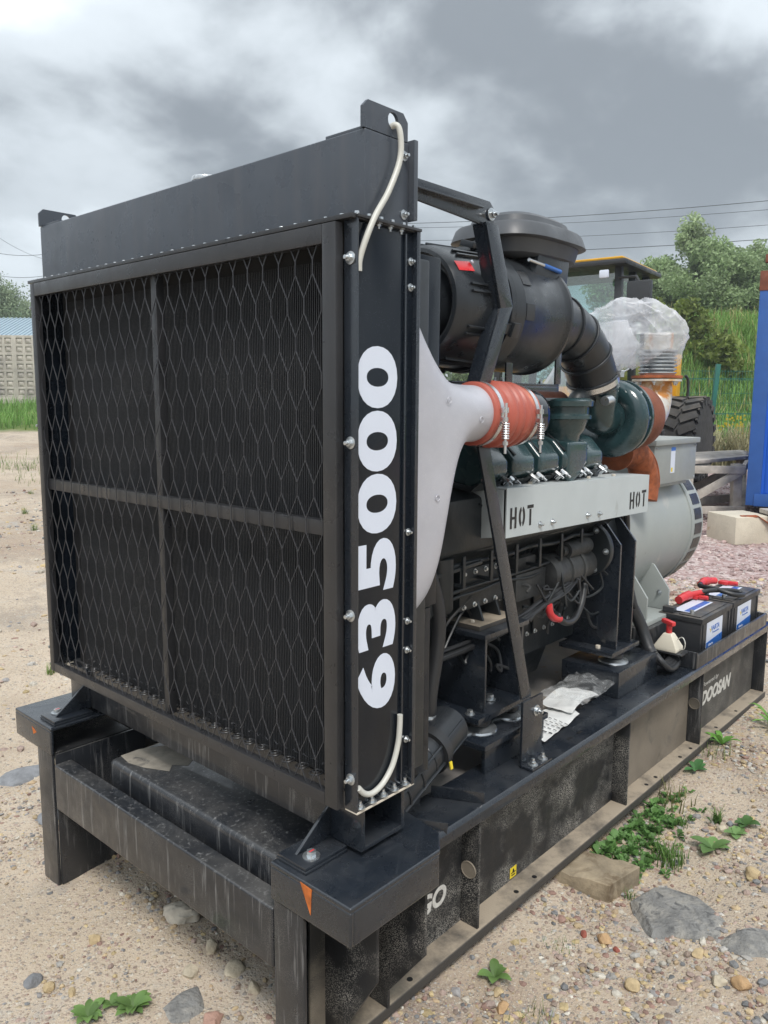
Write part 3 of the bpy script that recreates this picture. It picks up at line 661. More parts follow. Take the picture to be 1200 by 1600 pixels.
for i in range(5):
    x = .872+i*.1575
    cv = B().prism([(-.520, 1.375), (-.520, 1.415), (-.470, 1.468), (-.385, 1.492), (-.27, 1.46), (-.30, 1.36), (-.47, 1.335)], 'x', x, x+.128)
    o_ = obj('valve_cover', cv, 'engine_green', eng, .014, seg=3)
    obj('cover_gasket', B().prism([(-.505, 1.352), (-.468, 1.322), (-.30, 1.345), (-.30, 1.362), (-.468, 1.340)], 'x', x-.004, x+.132), 'engine_dark', eng, .002)
    for xx in (x+.008, x+.120):
        obj('cover_nut', B().cyl((xx, -.505, 1.362), (xx, -.528, 1.348), .008, .0075, 6).cyl((xx, -.528, 1.348), (xx, -.54, 1.3405), .0042, n=10), 'steel', eng)
    obj('cover_clip', B().bar((x+.016, -.512, 1.43), (x+.016, -.44, 1.487), .010, .006), 'engine_dark', eng, .001)
    obj('head_stud', B().cyl((x+.142, -.50, 1.335), (x+.142, -.525, 1.36), .009, .009, 10), 'steel', eng)
    obj('head_stud', B().cyl((x+.150, -.47, 1.345), (x+.150, -.495, 1.37), .009, .009, 10), 'steel', eng)
# charge-air inlet housing on the bank
th = B(); th.lathe((1.437, -.455, 1.45), (0, 0, 1), [(-.09, .058), (0, .060), (.03, .062), (.05, .078), (.085, .088), (.088, .100), (.100, .100), (.104, .090), (.128, .090), (.132, .104), (.150, .106), (.156, .096), (.160, .088)], 36)
hsg = obj('inlet_housing', th, 'engine_green', eng, 0, 35)
obj('inlet_branch', B().prism([(1.365, 1.46), (1.365, 1.33), (1.39, 1.31), (1.455, 1.34), (1.505, 1.385), (1.505, 1.46)], 'y', -.523, -.40), 'engine_green', eng, .012, seg=3)
obj('inlet_manifold', B().cyl((.95, -.33, 1.585), (1.62, -.33, 1.585), .052, n=24), 'rust_dark', eng, .006)
obj('cast_pipe', B().tube(curve([(1.58, -.40, 1.50), (1.585, -.41, 1.56), (1.60, -.42, 1.605), (1.655, -.42, 1.61), (1.70, -.42, 1.60)]), .034, 16), 'engine_dark', eng)
lbl = obj('engine_plate', B().prism([(1.508, 1.462), (1.572, 1.462), (1.572, 1.4632), (1.508, 1.4632)], 'y', -.47, -.42), 'white_print', eng)
# starter motor, harness
stt = B(); stt.lathe((1.42, -.400, .965), (1, 0, 0), [(0, .02), (.002, .040), (.008, .062), (.016, .066), (.03, .068), (.034, .071), (.05, .071), (.054, .068), (.11, .068), (.112, .074), (.126, .074), (.128, .068), (.20, .068), (.202, .073), (.22, .073), (.225, .06), (.33, .056)], 32)
stm = obj('starter_motor', stt, 'starter_dusty', eng, 0, 40); stm['label'] = 'dusty dark starter motor'
obj('starter_solenoid', B().cyl((1.53, -.43, 1.045), (1.70, -.43, 1.045), .032, n=20).cyl((1.50, -.43, 1.045), (1.53, -.43, 1.045), .020, n=16), 'starter_dusty', eng, .004)
for k in range(9):
    o0 = random.uniform(-.012, .012); o1 = random.uniform(-.012, .012)
    obj('harness_cable', B().tube(curve([(.72, -.40+o0, .80+o1), (.95, -.43+o0, .815+o1), (1.18, -.45+o1, .845+o0), (1.34, -.46+o0, .885+o1), (1.48, -.47+o1, .915+o0), (1.62, -.44+o0, .93-o1)]), random.uniform(.004, .010), 8), 'rubber', eng)
for k in range(6):
    p = [(1.45+random.uniform(-.06, .14), -.46, .90+random.uniform(-.03, .06))]
    for j in range(4): p.append((p[-1][0]+random.uniform(-.07, .1), -.47+random.uniform(-.02, .03), .90+random.uniform(-.06, .08)))
    obj('harness_cable', B().tube(curve(p), .0045, 8), 'engine_dark' if k % 2 else 'rubber', eng)
obj('starter_cable', B().tube(curve([(1.40, -.475, .835), (1.47, -.475, .79), (1.55, -.47, .785), (1.62, -.46, .83), (1.66, -.45, .90)]), .0125, 12), 'rubber', eng)
obj('starter_cable_boot', B().tube(curve([(1.35, -.475, .880), (1.358, -.476, .850), (1.385, -.476, .825), (1.43, -.476, .812)]), .0135, 14), 'red_plastic', eng)
for dy in (0, .03):
    obj('breather_pipe', B().tube(curve([(1.93, -.40+dy, 1.30), (2.02, -.42+dy, 1.20), (2.07, -.42+dy, 1.08), (2.10, -.40+dy, .92), (2.13, -.40+dy, .70)]), .014, 12), 'rubber', eng)
obj('oil_pipe', B().tube(curve([(1.80, -.40, 1.36), (1.74, -.44, 1.345), (1.68, -.46, 1.315), (1.66, -.46, 1.26)]), .013, 12), 'engine_dark', eng)
for i in range(6):                   # crankcase side doors with their screws
    x = .76+i*.19
    dr = obj('side_door', B().box(x, x+.155, -.312, -.301, .70, .90), 'engine_dark', eng, .006)
    for dx, dz in ((.012, .012), (.143, .012), (.012, .188), (.143, .188), (.078, .012), (.078, .188)): bolt(eng, (x+dx, -.312, .70+dz), (0, -1, 0), .7, HEAD)
for k, (z, y, r_) in enumerate(((1.135, -.440, .012), (1.09, -.43, .008), (1.01, -.42, .006), (.985, -.415, .006))):
    pts_ = [(.70, y+.03, z-.04)]+[(.85+i*.15, y+random.uniform(-.006, .006), z+random.uniform(-.008, .008)) for i in range(7)]+[(1.85, y+.05, z+.05)]
    obj('pipe_run', B().tube(curve(pts_, 5), r_, 10), 'engine_dark', eng)
for i in range(7):
    x = .86+i*.15; obj('pipe_clip', B().box(x, x+.014, -.45, -.38, 1.02, 1.03).box(x, x+.014, -.455, -.448, 1.02, 1.12), 'engine_dark', eng, .001)
for x in (.705, .80):                # hanging filters by the gear case
    obj('oil_filter', B().lathe((x, -.41, 1.13), (0, 0, -1), [(0, .030), (.01, .043), (.17, .043), (.182, .034), (.185, .01)], 28), 'engine_dark', eng, 0, 40)
obj('fuel_pump', B().box(1.22, 1.42, -.42, -.31, .90, 1.0).box(1.25, 1.38, -.40, -.31, 1.0, 1.05), 'starter_dusty', eng, .008)
for i in range(6):
    x = 1.235+i*.032; obj('fuel_line', B().tube(curve([(x, -.37, 1.05), (x-.005, -.40, 1.09), (x-.03+.02*i, -.44, 1.15), (.93+i*.15, -.46, 1.28)]), .0042, 8), 'engine_dark', eng)
obj('oil_cooler', B().box(.92, 1.20, -.40, -.30, .92, 1.06), 'engine_dark', eng, .01)
for i in range(5): bolt(eng, (.94+i*.06, -.40, .935), (0, -1, 0), .7, HEAD); bolt(eng, (.94+i*.06, -.40, 1.045), (0, -1, 0), .7, HEAD)
for k in range(14):
    x = .66+.09*k; p = [(x, -.40+random.uniform(-.03, .03), .78+random.uniform(-.05, .1))]
    for j in range(4): p.append((p[-1][0]+random.uniform(-.02, .09), p[-1][1]+random.uniform(-.03, .02), p[-1][2]+random.uniform(-.07, .09)))
    obj('harness_cable', B().tube(curve(p, 5), random.uniform(.0035, .007), 7), random.choice(('rubber', 'engine_dark', 'starter_dusty')), eng)
bk_ = B().cyl((1.745, -.40, 1.02), (1.775, -.40, 1.02), .11, n=32); obj('starter_flange', bk_, 'engine_dark', eng, .004)
for i in range(6): a = i*1.05; bolt(eng, (1.745, -.40+.09*math.cos(a), 1.02+.09*math.sin(a)), (-1, 0, 0), .9)
# front accessories seen under the duct
obj('belt_guard_bar', B().bar((.60, -.42, 1.06), (.96, -.45, 1.09), .016, .012), 'engine_dark', eng, .003)
obj('coolant_pump', B().lathe((.60, -.40, 1.02), (0, -1, 0), [(0, .09), (.05, .09), (.06, .05), (.08, .045)], 28), 'engine_dark', eng, 0, 40)
# ---------------- heat shield with HOT stencils
tlt = math.atan2(-.022, 1.0)
hs = B()
def hp(x, z): return z+(x-.945)*-.024
def sheet(pts): hs.add(pts, [tuple(range(len(pts)))])
X0, X1, Y0, Y1 = .945, 1.968, -.552, -.420
hs.add([(X0, Y0, hp(X0, 1.180)), (X1, Y0, hp(X1, 1.186)), (X1, Y0, hp(X1, 1.334)), (X0, Y0, hp(X0, 1.334)), (X0, Y0+.004, hp(X0, 1.180)), (X1, Y0+.004, hp(X1, 1.186)), (X1, Y0+.004, hp(X1, 1.330)), (X0, Y0+.004, hp(X0, 1.330))],
       [(0,1,2,3), (4,5,6,7), (0,1,5,4), (1,2,6,5), (3,0,4,7)])
hs.add([(X0, Y0, hp(X0, 1.334)), (X1, Y0, hp(X1, 1.334)), (X1, Y1, hp(X1, 1.334)), (X0, Y1, hp(X0, 1.334)), (X0, Y0+.004, hp(X0, 1.330)), (X1, Y0+.004, hp(X1, 1.330)), (X1, Y1, hp(X1, 1.330)), (X0, Y1, hp(X0, 1.330))],
       [(0,1,2,3), (4,5,6,7), (1,2,6,5), (2,3,7,6), (3,0,4,7)])
shd = obj('heat_shield', hs, 'shield_grey', GEN, 0, 25)
ep = [(-.556+.010, 1.182), (-.43, 1.160)]; arc = [(-.412+.030*math.cos(t)-.018, 1.19+.030*math.sin(t)) for t in np.linspace(-math.pi/2, 0, 7)]
obj('shield_end', B().prism([(Y0+.012, 1.182), (-.43, 1.165)]+[(-.43+.028*math.sin(t), 1.193-.028*math.cos(t)) for t in np.linspace(0.2, math.pi/2, 6)]+[(-.402, 1.329), (Y0+.012, 1.329)], 'x', X0-.001, X0+.003), 'shield_grey', shd, .0005)
def hot(x0, z0, w, h):
    """stencil letters with bridges: H O T"""
    s_ = B(); lw = w*.27; gap = w*.095; t_ = lw*.30; y0, y1 = Y0-.0009, Y0-.0002
    def q(xa, xb, za, zb): s_.box(x0+xa, x0+xb, y0, y1, z0+za+(x0+xa-.945)*-.0, z0+zb)
    q(0, t_, 0, h); q(lw-t_, lw, 0, h); q(t_*1.0, lw-t_*1.0, h*.44, h*.56)
    o = lw+gap; pt = lambda a, r_: (x0+o+lw/2+(lw/2-r_)*math.cos(a), z0+h/2+(h/2-r_*1.2)*math.sin(a))
    for a0, a1 in ((-1.25, 1.25), (math.pi-1.25, math.pi+1.25)):
        aa = np.linspace(a0, a1, 10); s_.prism([pt(a, 0) for a in aa]+[pt(a, t_) for a in aa[::-1]], 'y', y0, y1)
    o = 2*(lw+gap); q(o+lw/2-t_/2, o+lw/2+t_/2, 0, h*.80); q(o, o+lw, h*.84, h)
    return s_
for a in ((.965, 1.206, .135, .066), (1.800, 1.186, .145, .066)):
    obj('lettering', hot(*a), 'black_print', shd, 0, 0)
for x, z in ((1.143, 1.206), (1.220, 1.206), (1.463, 1.203), (1.55, 1.199)): bolt(shd, (x, Y0, z-.004), (0, -1, 0), .8)
for x in (1.03, 1.16, 1.56, 1.76): bolt(shd, (x, -.50, hp(x, 1.334)), (0, 0, 1), 1.0, BRASS)
# ---------------- air cleaner
ac = Vector((0, -.42, 1.866))
pr = [(.645, .05), (.648, .100), (.690, .112), (.692, .118), (.655, .130), (.648, .140), (.650, .150), (.662, .158), (.70, .164), (.80, .170), (.845, .172), (.85, .181), (.862, .181), (.866, .173), (.90, .173)]
acl = obj('air_cleaner', B().lathe((0, ac.y, ac.z), (1, 0, 0), [(.885, .172), (.95, .178), (.955, .1745), (1.18, .1745), (1.202, .176), (1.210, .182), (1.222, .182), (1.230, .172), (1.275, .150), (1.31, .11), (1.32, .03)], 64), 'plastic_black', GEN, 0, 35)
obj('end_cover', B().lathe((0, ac.y, ac.z), (1, 0, 0), pr, 64), 'plastic_black', acl, 0, 30)
obj('joint_ring', B().lathe((0, ac.y, ac.z), (1, 0, 0), [(.866, .170), (.868, .184), (.884, .186), (.888, .178), (.900, .180), (.904, .170)], 64), 'plastic_black', acl, 0, 30)
for k in range(9):
    a = 2*math.pi*k/9+.12; n_ = Vector((0, math.cos(a), math.sin(a))); t_ = Vector((0, -math.sin(a), math.cos(a)))
    p0 = Vector((.70, 0, 0))+ac+n_*.165; p1 = Vector((.84, 0, 0))+ac+n_*.172
    for o2 in (-.010, .010): obj('cover_rib', B().bar(p0+t_*o2, p1+t_*o2, .007, .014, n_), 'plastic_black', acl, .002)
for a in (R(108), R(200), R(300), R(20)):
    n_ = Vector((0, math.cos(a), math.sin(a))); t_ = Vector((0, -math.sin(a), math.cos(a))); lt = B()
    lt.obox(ac+n_*.186+Vector((.865, 0, 0)), (1, 0, 0), t_, n_, .040, .015, .005); lt.obox(ac+n_*.194+Vector((.885, 0, 0)), (1, 0, 0), t_, n_, .018, .021, .006); lt.obox(ac+n_*.188+Vector((.82, 0, 0)), (1, 0, 0), t_, n_, .006, .024, .009)
    obj('latch', lt, 'plastic_black', acl, .002)
for a0 in (1.72, 2.45, 3.05):       # raised pads round the body
    q = B(); vs_ = []
    for xx in (.957, 1.002):
        for rr in (.172, .1765):
            for j in range(6): a = a0+.27*j/5; vs_.append((xx, ac.y+rr*math.cos(a), ac.z+rr*math.sin(a)))
    for blk in ((0, 1), (2, 3), (0, 2), (1, 3)): 
        for j in range(5): q.f.append((blk[0]*6+j, blk[0]*6+j+1, blk[1]*6+j+1, blk[1]*6+j))
    q.v = vs_; obj('body_pad', q, 'rubber', acl, 0, 30)
sk_ = B(); vs_ = []
for xx, rr in ((.672, .1615), (.735, .1685)):
    for j in range(7): a = 2.42+.20*j/6; vs_.append((xx, ac.y+rr*math.cos(a), ac.z+rr*math.sin(a)))
sk_.add(vs_, [(j, j+1, 8+j, 7+j) for j in range(6)]); 
obj('red_sticker', sk_, 'red_print', acl)
obj('red_sticker', B().cyl((.735, ac.y-.1335, ac.z+.108), (.738, ac.y-.137, ac.z+.111), .006, n=12), 'white_print', acl)
# rain cap on an oval neck
cx, cy = 1.18, -.42
def capring(z, rx, ry, ox=0): return [(cx+ox+.76*rx*math.copysign(abs(math.cos(a))**.62, math.cos(a)), cy+.76*ry*math.copysign(abs(math.sin(a))**.62, math.sin(a)), z) for a in np.linspace(0, 2*math.pi, 56, endpoint=False)]
cap = obj('rain_cap', B().loft([capring(2.038, .245, .165), capring(2.046, .262, .182), capring(2.086, .275, .195), capring(2.087, .300, .215), capring(2.090, .308, .222), capring(2.126, .292, .205), capring(2.134, .280, .195), capring(2.135, .235, .165), capring(2.160, .222, .152), capring(2.172, .195, .128), capring(2.178, .12, .08), capring(2.179, .02, .01)]), 'cap_grey', acl, 0, 35)
obj('cap_neck', B().loft([capring(2.0, .105, .075), capring(2.04, .115, .085)]), 'plastic_black', acl, 0, 35)
obj('cap_neck', B().prism([(1.07, 1.98), (1.09, 2.05), (1.28, 2.05), (1.265, 1.965), (1.25, 1.955)], 'y', -.55, -.35), 'plastic_black', acl, .008)
obj('gauge_line', B().cyl((1.04, -.545, 2.022), (1.12, -.55, 2.014), .0055, n=12), 'steel', acl)
obj('gauge_line', B().cyl((1.12, -.55, 2.014), (1.21, -.555, 2.005), .007, n=12), 'blue_print', acl)
# outlet elbow down to the turbo
path = curve([(1.27, -.42, 1.866), (1.38, -.42, 1.866), (1.50, -.42, 1.850), (1.61, -.42, 1.80), (1.685, -.42, 1.725), (1.725, -.42, 1.655)], 6)
elb = obj('outlet_elbow', B().tube(path, [.115-.022*min(1, i/14) for i in range(len(path))], 36), 'plastic_black', acl, 0, 50)
for i in (3, 9, 15, 21, 27):
    if i < len(path)-1:
        t_ = (path[i+1]-path[i-1]).normalized(); obj('elbow_rib', B().torus(path[i], t_, .117-.022*min(1, i/14), .0055, 40, 8), 'plastic_black', acl)
t_ = (path[-1]-path[-4]).normalized()
obj('elbow_clamp', B().lathe(path[-2]-t_*.022, t_, [(0, .0945), (0, .0985), (.022, .0985), (.022, .0945)], 44), 'steel', acl, 0, 30)
obj('clamp_bolt', B().cyl((1.73, -.515, 1.700), (1.80, -.50, 1.712), .007, n=8).cyl((1.78, -.505, 1.708), (1.88, -.485, 1.725), .003, n=8).box(1.735, 1.765, -.522, -.505, 1.690, 1.712), 'steel', acl)
# ---------------- bracket carrying the air cleaner
brk = obj('air_cleaner_bracket', B().prism([(.300, 2.085), (.300, 2.128), (.745, 2.128), (.765, 2.112), (.765, 2.070), (.735, 2.062)], 'y', -.604, -.596).prism([(.300, 2.098), (.300, 2.103), (.690, 2.103), (.690, 2.098)], 'y', -.625, -.604).box(.300, .312, -.64, -.56, 2.05, 2.14), 'black_paint', GEN, .0015)
obj('bracket_leg', B().prism([(.712, 2.070), (.768, 2.070), (.852, 1.862), (.792, 1.852)], 'y', -.616, -.606).prism([(.792, 1.853), (.852, 1.862), (.838, 1.835), (.742, 1.628), (.690, 1.628)], 'y', -.616, -.606).prism([(.712, 2.069), (.720, 2.069), (.800, 1.853), (.698, 1.628), (.690, 1.628), (.792, 1.852)], 'y', -.606, -.570), 'black_paint', brk, .002)
bolt(brk, (.748, -.606, 2.095), (0, -1, 0), 1.2)
obj('bracket_shelf', B().box(.72, 1.315, -.505, -.34, 1.648, 1.655).box(.72, 1.315, -.505, -.498, 1.630, 1.648), 'black_paint', brk, .002)
for x in (.99, 1.285): obj('shelf_strap', B().box(x, x+.035, -.508, -.502, 1.655, 1.78), 'black_paint', brk, .001)
for x in (.95, 1.0, 1.04, 1.27): bolt(brk, (x, -.46, 1.655), (0, 0, 1), .9)
obj('shelf_plug', B().box(.845, .885, -.50, -.47, 1.656, 1.674), 'gasket', brk, .003)
# ---------------- turbocharger
tz = 1.535; tc_ = Vector((1.885, -.42, tz))
vol = B(); k = 60; rg = []
for i in range(k+1):                 # scroll whose section grows round the wheel
    a = 2*math.pi*i/k; r_ = .034+.020*i/k; n_ = Vector((0, math.cos(a-1.2), math.sin(a-1.2)))
    rg.append([tc_+n_*(.104+r_*math.cos(2*math.pi*j/16)*1.05)+Vector((1, 0, 0))*r_*math.sin(2*math.pi*j/16)*.95 for j in range(16)])
vol.loft(rg); vol.tube([rg_c for rg_c in [tc_+Vector((.0, math.cos(-1.2)*.10, math.sin(-1.2)*.10)), tc_+Vector((.0, math.cos(-1.2)*.10+.08, math.sin(-1.2)*.10+.02)), tc_+Vector((0, math.cos(-1.2)*.10+.18, math.sin(-1.2)*.1+.05))]], [.052, .052, .055], 16)
tur = obj('turbocharger', vol, 'engine_green', GEN, 0, 60)
obj('compressor_face', B().lathe((1.845, -.42, tz), (1, 0, 0), [(0, .058), (.0, .072), (.010, .074), (.012, .095), (.02, .105), (.08, .11)], 44), 'engine_green', tur, 0, 35)
obj('back_plate', B().lathe((1.925, -.42, tz), (1, 0, 0), [(0, .10), (.004, .150), (.020, .150), (.024, .12), (.05, .08), (.12, .075)], 44), 'engine_green', tur, 0, 35)
pe = curve([(1.742, -.42, 1.655), (1.752, -.42, 1.62), (1.756, -.42, 1.58), (1.768, -.42, 1.552), (1.80, -.42, 1.537), (1.85, -.42, tz)], 6)
obj('inlet_elbow', B().tube(pe, [.084-.020*i/(len(pe)-1) for i in range(len(pe))], 32), 'engine_green', tur, 0, 60)
obj('elbow_bead', B().torus(pe[0]+Vector((0, 0, -.006)), pe[1]-pe[0], .083, .006, 36, 8), 'engine_green', tur)
obj('hose_nipple', B().tube(curve([(1.66, -.50, 1.60), (1.70, -.50, 1.605), (1.73, -.49, 1.60)]), .018, 12), 'zinc', tur)
obj('turbine_housing', B().lathe((1.99, -.42, tz), (1, 0, 0), [(0, .10), (.01, .128), (.05, .135), (.11, .130), (.14, .115), (.145, .085)], 44), 'rust_dark', tur, 0, 40)
for i in range(8):
    a = 2*math.pi*i/8; bolt(tur, (1.925, -.42+.138*math.cos(a), tz+.138*math.sin(a)), (-1, 0, 0), .6)
obj('oil_line', B().tube(curve([(1.84, -.40, 1.69), (1.89, -.40, 1.715), (1.94, -.40, 1.705), (1.97, -.40, 1.66)]), .008, 10), 'engine_dark', tur)
exe = curve([(2.02, -.38, 1.395), (2.10, -.38, 1.400), (2.19, -.38, 1.380), (2.27, -.38, 1.325), (2.31, -.38, 1.255), (2.312, -.38, 1.20), (2.305, -.38, 1.165)], 6)
exh = obj('exhaust_manifold_elbow', B().tube(exe, [.062]*len(exe), 28), 'rust', GEN, 0, 60)
fd = (exe[1]-exe[0]).normalized()
obj('elbow_flange', B().lathe(exe[0]-fd*.012, fd, [(0, .05), (0, .082), (.016, .082), (.022, .064)], 28), 'rust', exh, 0, 40)
obj('elbow_flange', B().prism([(2.12, 1.455), (2.13, 1.480), (2.20, 1.470), (2.23, 1.440), (2.21, 1.42), (2.14, 1.435)], 'y', -.43, -.34), 'rust', exh, .006)
obj('elbow_seam', B().tube([p+Vector((.03, -.053, .012)) for p in exe[6:30]], .006, 8), 'rust', exh)
# ---------------- exhaust stack
ste = curve([(2.12, -.42, 1.535), (2.19, -.42, 1.537), (2.255, -.42, 1.56), (2.29, -.42, 1.62), (2.295, -.42, 1.688)], 6)
stk = obj('exhaust_stack', B().tube(ste, [.085-.022*i/(len(ste)-1) for i in range(len(ste))], 32), 'hot_steel', GEN, 0, 60)
obj('stack_clamp', B().torus((2.135, -.42, 1.536), (1, 0, 0), .088, .008, 40, 8), 'steel', stk)
obj('stack_flange', B().lathe((2.295, -.42, 1.686), (0, 0, 1), [(0, .06), (0, .103), (.009, .103), (.009, .06)], 36), 'hot_steel', stk, 0, 30)
obj('stack_flange', B().lathe((2.295, -.42, 1.699), (0, 0, 1), [(0, .06), (0, .106), (.011, .106), (.011, .06)], 36), 'rust', stk, 0, 30)
for i in range(6):
    a = 2*math.pi*i/6+.3; bolt(stk, (2.295+.088*math.cos(a), -.42+.088*math.sin(a), 1.685), (0, 0, -1), .85)
bl = [(0, .072)]
for i in range(7): bl += [(.006+i*.0155, .074), (.009+i*.0155, .079), (.014+i*.0155, .079), (.0165+i*.0155, .063)]
obj('stack_bellows', B().lathe((2.295, -.42, 1.711), (0, 0, 1), bl, 36), 'zinc', stk, 0, 25)
obj('stack_outlet', B().tube([(2.295, -.42, 1.82), (2.295, -.42, 1.89)], .06, 24), 'hot_steel', stk, 0, 60)
# ---------------- alternator
al = B(); al.lathe((2.14, 0, .96), (1, 0, 0), [(0, .30), (.02, .345), (.10, .352), (.10, .362), (.80, .362), (.802, .368), (.815, .368), (.817, .362), (.97, .360), (.99, .345), (1.0, .30), (1.002, .06)], 72)
alt = obj('alternator', al, 'alt_grey', GEN, 0, 30)
for i in range(12):
    a0 = R(180-52)+i*R(12.4)
    for row in range(1):
        q = B(); vs_ = []
        for xx in (2.995, 3.085):
            for rr in (.3585, .3635):
                for j in range(4): a = a0+R(9)*j/3; vs_.append((xx, rr*math.cos(a), .96+rr*math.sin(a)))
        q.v = vs_; q.f = [(4+j, 5+j, 13+j, 12+j) for j in range(3)]+[(0, 4, 12, 8), (3, 11, 15, 7)]+[(j, j+1, 5+j, 4+j) for j in range(3)]+[(8+j, 12+j, 13+j, 9+j) for j in range(3)]
        obj('vent', q, 'frame_paint', alt, 0, 0)
tb = obj('terminal_box', B().box(2.43, 2.93, -.37, .36, 1.215, 1.398), 'box_grey', alt, .004)
obj('box_lid', B().box(2.415, 2.945, -.383, .373, 1.398, 1.424), 'box_grey', alt, .004)
obj('box_base', B().box(2.45, 2.90, -.34, .34, 1.195, 1.214), 'alt_grey', alt, .002)
lb = obj('data_label', B().box(2.615, 2.665, -.3715, -.3702, 1.262, 1.385), 'white_print', alt)
obj('data_label_band', B().box(2.615, 2.665, -.3722, -.3716, 1.368, 1.385), 'blue_print', alt)
obj('data_label_mark', B().box(2.622, 2.640, -.3722, -.3716, 1.268, 1.288), 'yellow_print', alt)
for x in (2.45, 2.91):
    for z in (1.228, 1.385): bolt(alt, (x, -.370, z), (0, -1, 0), .45, HEAD)
for x in (2.30, 2.54):
    obj('mounting_foot', B().prism([(-.24, .62), (-.43, .62), (-.43, .72), (-.35, .83), (-.30, .845), (-.24, .80)], 'x', x-.006, x+.006), 'alt_grey', alt, .002)
    obj('mounting_foot', B().prism([(.24, .62), (.43, .62), (.43, .72), (.35, .83), (.30, .845), (.24, .80)], 'x', x-.006, x+.006), 'alt_grey', alt, .002)
obj('foot_plate', B().box(2.24, 2.62, -.45, -.22, .598, .618), 'alt_grey', alt, .002)
obj('foot_plate', B().box(2.24, 2.62, .22, .45, .598, .618), 'alt_grey', alt, .002)
obj('foot_beam', B().box(2.22, 2.64, -.47, -.25, .43, .596), 'dirty_black', alt, .004)
obj('foot_beam', B().box(2.22, 2.64, .25, .47, .43, .596), 'dirty_black', alt, .004)
bolt(alt, (2.534, -.385, .70), (-1, 0, 0), .9)
# ---------------- engine mounts (near side pair and far side pair)
for sg in (-1, 1):
    yy = lambda a, c: sorted((sg*a, sg*c))
    mt = obj('front_engine_mount', B().box(.945, .957, *yy(.28, .485), .598, .845).box(1.160, 1.172, *yy(.28, .485), .598, .845).box(.957, 1.160, *yy(.315, .327), .598, .845), 'black_paint', GEN, .0015)
    obj('mount_top_plate', B().box(.930, 1.190, *yy(.275, .495), .846, .862), 'black_paint', mt, .0015)
    obj('arm_plate', B().box(.955, 1.175, *yy(.29, .455), .8625, .878), 'dusty_flange', mt, .0015)
    for x in (1.015, 1.115):
        obj('mount_arm', B().prism([(sg*.30, .879), (sg*.425, .879), (sg*.32, 1.14), (sg*.22, 1.14)], 'x', x, x+.010), 'engine_dark', mt, .001)
    obj('mount_arm_web', B().prism([(sg*.31, .879), (sg*.33, .879), (sg*.24, 1.14), (sg*.22, 1.14)], 'x', .96, 1.20), 'engine_dark', mt, .001)
    obj('base_plate', B().box(.89, 1.20, *yy(.27, .505), .578, .597), 'black_paint', mt, .0015)
    obj('foot_beam', B().box(.862, 1.24, *yy(.30, .552), .512, .532).box(.885, 1.24, *yy(.522, .536), .4275, .512).box(.885, 1.24, *yy(.31, .324), .4275, .512), 'black_paint', mt, .002)
    for x in (.965, 1.135):
        rm = B().lathe((x, sg*.452, .532), (0, 0, 1), [(0, .062), (.006, .060), (.010, .045), (.016, .030)], 32)
        rm.prism([(x-.05, sg*.44), (x-.09, sg*.455), (x-.05, sg*.47)], 'z', .532, .538).prism([(x+.05, sg*.44), (x+.088, sg*.455), (x+.05, sg*.47)], 'z', .532, .538)
        obj('rubber_mount', rm, 'zinc', mt, 0, 40)
        obj('rubber_pad', B().lathe((x, sg*.452, .548), (0, 0, 1), [(0, .030), (.004, .040), (.02, .040), (.030, .028)], 28), 'rubber', mt, 0, 40)
    bolt(mt, (.912, sg*.455, .597), (0, 0, 1), 1.2, HEAD); bolt(mt, (1.06, sg*.43, .598), (0, 0, 1), 1.5, HEAD); bolt(mt, (.985, sg*.405, .878), (0, 0, 1), 1.0, BRASS)
    mr_ = obj('rear_engine_mount', B().prism([(sg*.22, .598), (sg*.495, .598), (sg*.495, 1.03), (sg*.40, 1.145), (sg*.22, 1.145)], 'x', 1.862, 1.874).prism([(sg*.22, .598), (sg*.495, .598), (sg*.495, 1.03), (sg*.40, 1.145), (sg*.22, 1.145)], 'x', 1.995, 2.007).box(1.874, 1.995, *yy(.36, .372), .598, 1.12), 'black_paint', GEN, .0015)
    obj('base_plate', B().box(1.80, 2.05, *yy(.27, .51), .578, .597), 'black_paint', mr_, .0015)
    obj('foot_beam', B().box(1.775, 2.145, *yy(.30, .555), .4275, .535), 'black_paint', mr_, .004)
    obj('rubber_mount', B().lathe((1.905, sg*.465, .535), (0, 0, 1), [(0, .062), (.006, .060), (.010, .045), (.016, .030)], 32), 'zinc', mr_, 0, 40)
    obj('rubber_pad', B().lathe((1.905, sg*.465, .55), (0, 0, 1), [(0, .030), (.004, .040), (.018, .040), (.028, .028)], 28), 'rubber', mr_, 0, 40)
    bolt(mr_, (1.835, sg*.43, .597), (0, 0, 1), 1.5, BRASS)
# ---------------- radiator stay
ys = -.585
sty = obj('radiator_stay', B().prism([(.690, 1.62), (.745, 1.62), (1.062, .652), (1.007, .652)], 'y', ys-.004, ys+.004), 'black_paint', GEN, .001)
obj('stay_foot', B().box(1.000, 1.122, ys-.014, ys-.005, .428, .648).box(1.000, 1.122, ys-.056, ys-.005, .428, .436), 'black_paint', sty, .002)
bolt(sty, (1.080, ys-.014, .600), (0, -1, 0), 1.3); bolt(sty, (1.032, ys-.037, .436), (0, 0, 1), 1.15); bolt(sty, (1.092, ys-.037, .436), (0, 0, 1), 1.15)
